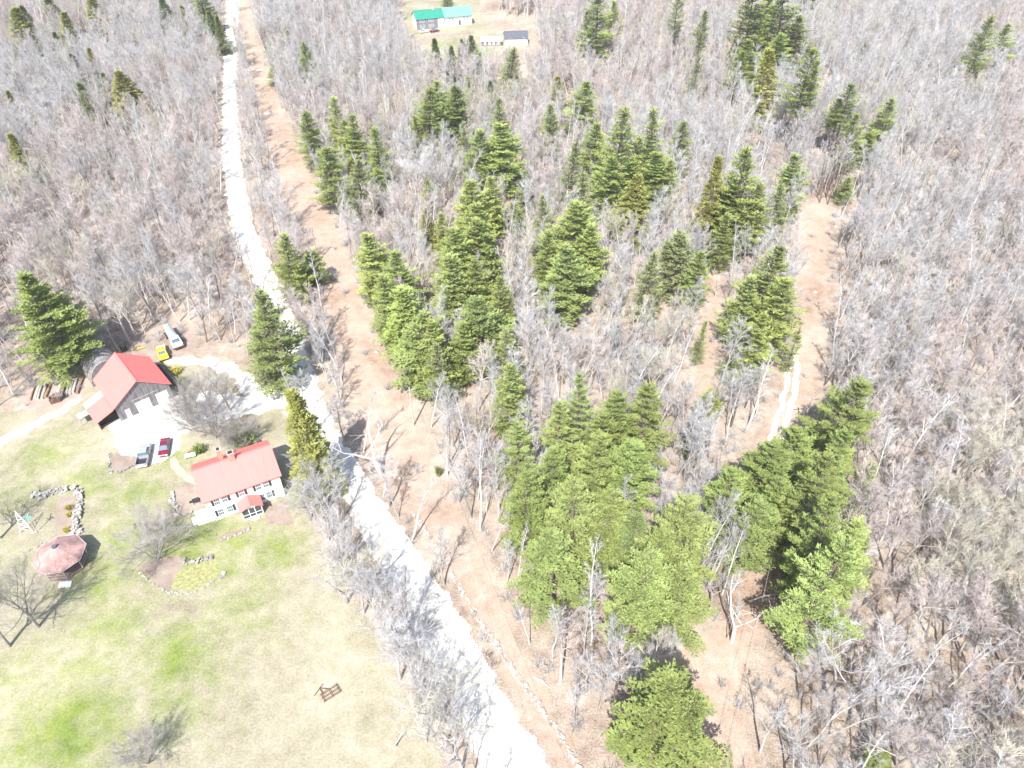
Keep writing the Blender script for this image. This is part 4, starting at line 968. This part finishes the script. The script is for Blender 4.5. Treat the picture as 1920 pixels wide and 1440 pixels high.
def sedan(name, label, loc, rz, paint):
    o = thing(name, label, 'car', loc, rz)
    k = taper_cabin([(-2.2,.35),(2.2,.35),(2.25,.62),(2.1,.78),(1.0,.93),(-1.5,.95),(-2.2,.88)], 0, .88, .6, 1.0, .06); k.build('body', paint, o, bevel=.06)
    k = taper_cabin([(1.05,.92),(.35,1.36),(-.95,1.38),(-1.65,.94)], 0, .80, .92, 1.38, .2); c = k.build('cabin_glass', M['glass'], o)
    k = taper_cabin([(.30,1.375),(.2,1.42),(-.85,1.44),(-.95,1.39)], 0, .60, 1.3, 1.44, .05); k.build('roof_panel', paint, o)
    wheels(o, (1.35, -1.35), .78, .32); lamps(o, 2.22, -2.2, .62, .66); return o
def pickup(name, label, loc, rz, paint, bed=True):
    o = thing(name, label, 'pickup truck', loc, rz)
    k = taper_cabin([(.1,.45),(2.7,.45),(2.75,.8),(2.6,1.08),(1.3,1.18),(.1,1.2)], 0, .98, .6, 1.2, .06); k.build('body', paint, o, bevel=.05)
    k = taper_cabin([(1.35,1.19),(.8,1.75),(-.45,1.78),(-.6,1.15),(-.6,.5),(.1,.5)], 0, .94, 1.1, 1.78, .17); k.build('cab', M['glass'], o)
    k = taper_cabin([(.78,1.765),(.7,1.83),(-.38,1.85),(-.5,1.79)], 0, .80, 1.7, 1.85, .05); k.build('roof_panel', paint, o)
    k = MB(); k.box(-2.75, -.63, -.98, -.90, .5, 1.15); k.box(-2.75, -.63, .90, .98, .5, 1.15); k.box(-2.75, -2.67, -.9, .9, .5, 1.15); k.box(-.71, -.63, -.9, .9, .5, 1.15); k.box(-2.67, -.71, -.9, .9, .5, .62); k.build('bed', paint, o)
    k = MB(); k.box(-2.6, -.75, -.84, .84, .622, .64); k.build('bed_liner', M['black'], o)
    k = MB(); k.box(-2.9, -2.76, -.9, .9, .5, .66); k.build('rear_bumper', M['metal'], o)
    wheels(o, (1.75, -1.75), .86, .38); lamps(o, 2.72, -2.75, .78, .85); return o
def head(p0, p1): a_, b_ = G(*p0), G(*p1); return math.atan2(b_.y-a_.y, b_.x-a_.x)
pickup('pickup_truck', 'silver pickup truck with empty bed parked before the barn', G(272, 858), head((270,868),(276,840)), M['silver'])
sedan('parked_car', 'dark red car with glinting windshield beside the silver pickup', G(310, 843), head((312,825),(308,850)), M['redcar'])
sedan('parked_car', 'red car parked in front of the teal-roofed house', G(815, 60), head((806,62),(822,59)), M['redcar'])
sedan('parked_car', 'white car parked left of the red one at the far house', G(795, 61), head((790,62),(802,60)), M['white'])
# old yellow truck and white tank truck on the dirt yard
g = G(306, 668); yt = thing('old_truck', 'old yellow truck cab with wooden flatbed on the dirt yard', 'truck', g, head((300,650),(311,676)))
k = taper_cabin([(.2,.6),(2.2,.6),(2.25,1.1),(1.2,1.4),(.8,2.0),(-.5,2.05),(-.55,.6)], 0, .95, 1.2, 2.0, .12); k.build('cab', M['yellow'], yt, bevel=.05)
k = MB(); k.slab((1.22,-.72,1.42),(1.22,.72,1.42),(.86,.66,1.96),(.86,-.66,1.96),.03); k.build('windshield', M['glass'], yt)
k = MB(); k.box(-2.8,-.6,-1.05,1.05,.8,.95); k.box(-2.8,-.6,-1.05,-.97,.952,1.25); k.box(-2.8,-.6,.97,1.05,.952,1.25); k.build('flatbed', M['woodgrey'], yt)
wheels(yt, (1.4, -1.8), .85, .42); lamps(yt, 2.22, -2.8, .7, .95)
g = G(327, 640); wt = thing('tank_truck', 'white truck with long pale tank body behind the yellow truck', 'truck', g, head((316,618),(335,648)))
k = taper_cabin([(1.6,.6),(3.6,.6),(3.65,1.3),(2.9,1.5),(2.5,2.3),(1.6,2.35)], 0, 1.05, 1.4, 2.3, .14); k.build('cab', M['white'], wt, bevel=.05)
k = MB(); k.slab((2.92,-.8,1.53),(2.92,.8,1.53),(2.55,.74,2.25),(2.55,-.74,2.25),.03); k.build('windshield', M['glass'], wt)
k = MB(); k.rod((-3.6,0,1.85),(1.4,0,1.75),.75,16,1.0); k.build('tank', M['metal'], wt)
k = MB(); k.box(-3.8,3.5,-.45,-.3,.55,.8); k.box(-3.8,3.5,.3,.45,.55,.8); k.box(3.66,3.8,-1.1,1.1,.5,.85); k.build('chassis', M['rust'], wt)
wheels(wt, (2.7, -1.9, -2.9), .95, .48, .3); lamps(wt, 3.62, -3.8, .8, 1.0)
# ------------------------------------------------------------------ yard things
def stone_wall(pxs, label, wd=.7, h=.5, sz=.45, seed=1, name='stone_wall'):
    r = random.Random(seed); pts_ = [G(*q) for q in pxs]; o = thing(name, label, 'wall', pts_[0]); k = MB()
    import bmesh
    for a_, b_ in zip(pts_, pts_[1:]):
        L = (b_-a_).length; n = int(L*wd*h*1.1/(sz**3)*1.2)+3; d = (b_-a_).normalized(); nn = Vector((-d.y, d.x, 0))
        for i in range(n):
            c = a_+d*r.uniform(0, L)+nn*r.uniform(-.5, .5)*wd-pts_[0]; c.z = r.uniform(.1, 1)*h*(.8)
            s = sz*r.uniform(.5, 1.15); q = r.random()*6; ex = [Vector((math.cos(q), math.sin(q), r.uniform(-.2, .2))), Vector((-math.sin(q), math.cos(q), r.uniform(-.2, .2))), Vector((r.uniform(-.2, .2), 0, 1))]
            sx, sy, sz_ = s*r.uniform(.5, .8), s*r.uniform(.35, .6), s*r.uniform(.25, .4)
            vs = [c+ex[0]*x*sx*r.uniform(.7, 1)+ex[1]*y*sy*r.uniform(.7, 1)+ex[2]*z*sz_*r.uniform(.7, 1) for x in (-1, 1) for y in (-1, 1) for z in (-1, 1)]
            k.add(vs, [(0,1,3,2),(4,6,7,5),(0,4,5,1),(2,3,7,6),(0,2,6,4),(1,5,7,3)])
    k.build('stones', M['stone'], o); return o
stone_wall([(773,960),(817,1027),(857,1093),(890,1147),(940,1223),(983,1287),(1030,1350),(1057,1390),(1085,1440),(1110,1480)], 'long low tumbled stone wall running beside the lower corridor', .7, .25, .33, 2)
stone_wall([(64,922),(70,934),(88,930),(115,918)], 'ragged stone wall along the upper edge of the old garden', 1.3, .55, .5, 3)
stone_wall([(118,920),(143,916),(150,928),(146,962),(142,1000)], 'tall stone wall along the right edge of the old garden', 1.1, .7, .5, 4)
stone_wall([(134,1001),(158,998)], 'short row of pale stones at the foot of the garden wall', .9, .4, .55, 5)
stone_wall([(207,850),(204,885),(222,888),(264,866)], 'stone edging around the bed below the silver pickup', .5, .25, .35, 6)
stone_wall([(320,925),(333,968)], 'double row of grey stones left of the farmhouse patio', .9, .4, .4, 7)
stone_wall([(335,969),(384,955)], 'low pale wall along the front of the farmhouse patio', .35, .3, .35, 8)
stone_wall([(345,1055),(372,1052),(398,1044)], 'pale stone wall across the top of the round garden', .9, .5, .45, 9)
stone_wall([(262,1072),(285,1096),(318,1112),(352,1114),(385,1102),(405,1085)], 'thin curved stone edging of the round garden', .3, .15, .28, 10)
stone_wall([(414,1014),(445,1003),(472,990)], 'small stone edging in the grass below the porch', .4, .2, .3, 11)
stone_wall([(40,1040),(60,1028),(92,1016)], 'scattered line of stones behind the gazebo', .5, .12, .3, 12)
stone_wall([(418,1085),(428,1060)], 'flat pale stepping stones right of the round garden', .6, .08, .6, 13, 'stepping_stones')
for k_, (px, py, s, lb) in enumerate([(328,716,.9,'large pale boulder right of the barn'),(374,872,.7,'white rock heap at the top of the farmhouse bed'),(1528,548,.5,'small rock on the verge of the dirt lane'),(1530,570,.4,'smaller lower rock on the verge of the dirt lane'),(705,660,.6,'brown stump of rock in the corridor')]):
    r = random.Random(k_); o = MB(); n = 10
    for i in range(4):
        z0 = i/4; pass
    vs = []; fs = []
    for j in range(5):
        ph = (j/4)*math.pi/2
        for i in range(n):
            q = 2*math.pi*i/n; rr = s*math.cos(ph)*r.uniform(.8, 1.1)+.02; vs.append((rr*math.cos(q), rr*.75*math.sin(q), s*.6*math.sin(ph)*r.uniform(.85, 1.1)))
    for j in range(4):
        for i in range(n): fs.append((j*n+i, j*n+(i+1) % n, (j+1)*n+(i+1) % n, (j+1)*n+i))
    fs.append(tuple(4*n+i for i in range(n))); o.add(vs, fs); q = o.build('boulder', M['stone']); q.location = G(px, py); tag(q, lb, 'rock')
# logs left of the barn
lr = random.Random(8)
for k_ in range(13):
    t = k_/12; p0 = G(58+t*88+lr.uniform(-2, 2), 750-t*12+lr.uniform(-2, 2)); p1 = G(66+t*88+lr.uniform(-2, 3), 728-t*16+lr.uniform(-3, 2))
    if 5 <= k_ <= 6: continue
    d = p1-p0; m = MB(); rr = lr.uniform(.22, .38); mid = d*.5+Vector((lr.uniform(-.1, .1), 0, 0)); z = Vector((0, 0, rr))
    m.rod(z, mid+z, rr, 9, rr*.93); m.rod(mid+z, d+z, rr*.93, 9, rr*.8)
    o = m.build('log', M['woodgrey'] if k_ % 4 else M['woodbrown']); o.location = p0; tag(o, 'weathered sawn log lying in the row left of the barn', 'log', 'logs lying left of the barn')
for k_, (p0_, p1_, lb) in enumerate([((303,672),(322,666),'pale log lying before the old yellow truck'), ((352,850),(366,842),'dark timber beside the garden path')]):
    p0, p1 = G(*p0_), G(*p1_); m = MB(); m.rod((0,0,.16), p1-p0+Vector((0,0,.16)), .16, 9, .14); o = m.build('log', M['woodgrey'] if k_ == 0 else M['woodbrown']); o.location = p0; tag(o, lb, 'log')
g = G(105, 752); o = thing('rusty_bin', 'rusty open topped bin at the foot of the log row', 'bin', g, .5); k = MB()
k.box(-.9,.9,-.7,-.62,0,1.1); k.box(-.9,.9,.62,.7,0,1.1); k.box(-.9,-.82,-.62,.62,0,1.1); k.box(.82,.9,-.62,.62,0,1.1); k.box(-.82,.82,-.62,.62,.01,.7); k.build('bin_wall', M['rust'], o)
k = MB(); k.box(-.95,.95,-.75,.75,1.102,1.16); q = k.build('lid', M['rust'], o); q.location = (.7,.3,0)
# firewood heap and scrap behind the barn
g = G(259, 681); o = thing('firewood_heap', 'dark heap of scrap wood behind the barn near the trucks', 'heap', g); k = MB()
for i in range(70):
    q = lr.random()*6.28; r = lr.random()*1.5; c = Vector((math.cos(q)*r, math.sin(q)*r*1.3, .1+(1.5-r)*.5*lr.random())); d = Vector((lr.gauss(0,1), lr.gauss(0,1), lr.gauss(0,.3))).normalized()*.45; k.rod(c-d, c+d, .09, 6)
k.build('sticks', M['rust'], o)
g = G(233, 656); o = thing('lawn_tractor', 'small dark green tractor at the edge of the barn yard', 'tractor', g, 2.2)
k = MB(); k.box(-.2,1.1,-.35,.35,.45,.95); k.build('hood', M['pinedark'], o, bevel=.06); k = MB(); k.box(-.75,-.25,-.3,.3,.6,.7); k.box(-.85,-.75,-.3,.3,.6,1.15); k.build('seat', M['black'], o); wheels(o, (.8,-.5), .45, .36)
g = G(262, 655); o = thing('harrow_frame', 'small yellow farm implement beyond the scrap heap', 'implement', g, .3); k = MB()
k.rod((-1.1,0,.4),(1.1,0,.4),.06,6); k.rod((-.6,-.6,.35),(.6,.6,.35),.05,6); k.rod((-.4,.5,.35),(.5,-.5,.5),.05,6)
for x in (-.9,-.3,.3,.9): k.rod((x,0,.4),(x,-.1,0),.03,5)
k.build('frame', M['yellow'], o)
# harrow in the field
g = G(621, 1302); o = thing('spring_tooth_harrow', 'rusty spring tooth harrow lying in the dry field', 'harrow', g, head((610,1312),(638,1294))); k = MB()
for y in (-.55, .0, .55): k.rod((-1.25,y,.3),(1.25,y,.3),.05,6)
for x in (-1.1, 0, 1.1): k.rod((x,-.55,.32),(x,.7,.32),.045,6)
k.build('frame', M['rust'], o)
k = MB()
for y in (-.55, .0, .55):
    for i in range(11):
        x = -1.2+i*.24; k.tube([(x,y,.32),(x,y+.14,.46),(x,y+.26,.36),(x,y+.22,.12),(x,y+.08,.0)], .022, 5)
k.build('teeth', M['rust'], o)
k = MB(); k.rod((0,.7,.3),(-.9,1.7,.12),.05,6); k.rod((-.9,.7,.3),(-.9,1.7,.12),.05,6); k.rod((-1.9,1.1,.15),(-.3,1.9,.18),.05,6); k.build('drawbar', M['rust'], o)
# lattice tower and turquoise topped post
g = G(52, 992); o = thing('lattice_tripod', 'white lattice A frame tower standing left of the old garden', 'tower', g, .2); k = MB()
leg = [Vector((-.9,-.6,0)), Vector((.9,-.6,0)), Vector((0,.9,0))]; top = Vector((0,0,4.6))
for l in leg: k.rod(l, top, .05, 6)
k.build('leg', M['white'], o); k = MB()
for t in (.2,.4,.6,.8):
    ps = [l.lerp(top, t) for l in leg]
    for i in range(3): k.rod(ps[i], ps[(i+1) % 3], .03, 5); k.rod(ps[i], leg[(i+1) % 3].lerp(top, t-.2), .02, 5)
k.build('brace', M['white'], o)
g = G(70, 998); o = thing('whirligig', 'turquoise bladed whirligig on a pole beside the lattice tower', 'whirligig', g, .3); k = MB(); k.rod((0,0,0),(0,0,3.6),.06,8); k.rod((-.9,0,.06),(.9,.3,.06),.06,6); k.build('pole', M['woodgrey'], o)
k = MB()
for i in range(5):
    q = i*1.2566; k.add([(0,-.05,3.7),(math.cos(q)*.6,-.12,3.7+math.sin(q)*.6),(math.cos(q+.4)*.6,-.02,3.7+math.sin(q+.4)*.6),(0,.0,3.74),(math.cos(q)*.6,-.1,3.74+math.sin(q)*.6),(math.cos(q+.4)*.6,.0,3.74+math.sin(q+.4)*.6)],[(0,1,2),(5,4,3),(0,3,4,1),(1,4,5,2),(2,5,3,0)])
k.build('blade', M['teal'], o); k = MB(); k.box(-.06,.06,0,1.1,3.64,3.76); k.build('tail_vane', M['woodgrey'], o)
# barbecue, bench, picnic bits
g = G(370, 944); o = thing('barbecue', 'black barbecue on the patio at the left end of the farmhouse', 'barbecue', g, rz*.7)
k = MB(); k.prismx([(-.3,.8),(.3,.8),(.3,1.0),(.15,1.25),(-.15,1.25),(-.3,1.0)], -.55, .55); k.build('hood', M['black'], o); k = MB(); k.box(-1.05,-.56,-.25,.25,.82,.88); k.box(.56,1.05,-.25,.25,.82,.88); k.build('side_shelf', M['black'], o)
for x in (-.45,.45):
    for y in (-.22,.22): k = MB(); k.rod((x,y,0),(x,y,.8),.03,6); k.build('leg', M['black'], o)
g = G(358, 858); o = thing('bench', 'white topped wooden bench behind the farmhouse', 'bench', g, .35); k = MB(); k.box(-.9,.9,-.25,.25,.42,.48); k.build('seat', M['white'], o)
for x in (-.7,.7): k = MB(); k.box(x-.05,x+.05,-.2,.2,0,.42); k.build('leg', M['woodbrown'], o)
k = MB(); k.box(-.9,.9,.26,.31,.5,.85); k.build('backrest', M['white'], o)
# utility poles and wires
def upole(px, py, h, label, gr, rzp=.5):
    g = G(px, py); o = thing('utility_pole', label, 'utility pole', g, rzp, gr); k = MB(); k.rod((0,0,-.2),(0,0,h),.16,9,.11); k.build('pole', M['woodgrey'], o)
    k = MB(); k.box(-1.1,1.1,-.06,.06,h-.7,h-.58); k.build('crossarm', M['woodgrey'], o); k = MB()
    for x in (-1.0,0,1.0): k.rod((x,0,h-.578),(x,0,h-.4),.05,8)
    k.build('insulator', M['metal'], o); return g+Vector((0,0,h-.4))
tops = [upole(480,174,9.5,'utility pole near the pale bar at the top of the corridor','utility poles along the corridor'),
        upole(528,297,9.5,'utility pole second from the top of the corridor','utility poles along the corridor'),
        upole(597,490,9.5,'utility pole beside the pair of pines on the corridor','utility poles along the corridor'),
        upole(776,798,9.5,'utility pole at the foot of the long pine row','utility poles along the corridor'),]
endp = [G(462,-20)+Vector((0,0,9)), G(1120,1700)+Vector((0,0,9))]
line = [endp[0]]+tops+[endp[1]]
for s in (-1., 1.):
    pts_ = []
    for a_, b_ in zip(line, line[1:]):
        for i in range(14):
            t = i/14; q = a_.lerp(b_, t); q.z -= 4*t*(1-t)*1.2; q.x += s*.85; pts_.append(q)
    k = MB(); k.tube(pts_, .016, 4); o = k.build('power_line', M['wire']); tag(o, ['left','right'][int(s > 0)]+' hand overhead wire strung on poles down the corridor', 'power line', 'overhead wires along the corridor')
tr_ = [upole(1500,808,8.5,'weathered pole at the foot of the wheel ruts','utility poles by the lane',.1), upole(1290,1760,9.0,'utility pole below the bottom edge on the needle path','utility poles by the lane',.1)]
for s in (-.8, .8):
    a_, b_ = tr_; pts_ = []
    for i in range(25):
        t = i/24; q = a_.lerp(b_, t); q.z -= 4*t*(1-t)*1.0; q.x += s; pts_.append(q)
    k = MB(); k.tube(pts_, .022, 4); o = k.build('power_line', M['wire']); tag(o, ['left','right'][int(s > 0)]+' hand wire crossing the dark shadow on the needle path', 'power line', 'overhead wires by the lane')
# fallen white pieces
def fallen(p0_, p1_, r, m, label, name='fallen_log', z0=.1, z1=.1):
    p0, p1 = G(*p0_), G(*p1_); k = MB(); d = p1-p0; mid = d*.5+Vector((.15,.2,.08)); k.rod((0,0,z0), mid+Vector((0,0,(z0+z1)/2)), r, 8, r*.85); k.rod(mid+Vector((0,0,(z0+z1)/2)), d+Vector((0,0,z1)), r*.85, 8, r*.6)
    o = k.build(name, m); o.location = p0; tag(o, label, 'log')
fallen((454,133),(493,132),.22,M['birch'],'pale bar lying across the top of the corridor')
fallen((1404,1128),(1452,1115),.16,M['birch'],'white birch log lying in the dark shadow')
fallen((1000,1270),(1030,1290),.12,M['birch'],'thin pale log beside the lower stone wall')
fallen((1715,905),(1765,888),.16,M['birch'],'white fallen limb in the right hand woods')
fallen((342,368-10),(368,345),.14,M['birch'],'thin white fallen trunk in the left woods')

# ------------------------------------------------------------------ the air
k = MB(); k.box(-520, 520, -60, 620, -1, 97.5); hz = k.build('haze', None); tag(hz, 'thin pale spring haze over the whole valley', 'haze', None, 'stuff')
hm = bpy.data.materials.new('haze'); hm.use_nodes = True; t = hm.node_tree; t.nodes.remove(t.nodes['Principled BSDF']); v = t.nodes.new('ShaderNodeVolumePrincipled')
v.inputs['Color'].default_value = (1, .98, .96, 1); v.inputs['Density'].default_value = HAZE; v.inputs['Anisotropy'].default_value = .2
t.links.new(v.outputs[0], t.nodes['Material Output'].inputs['Volume']); hz.data.materials.append(hm)
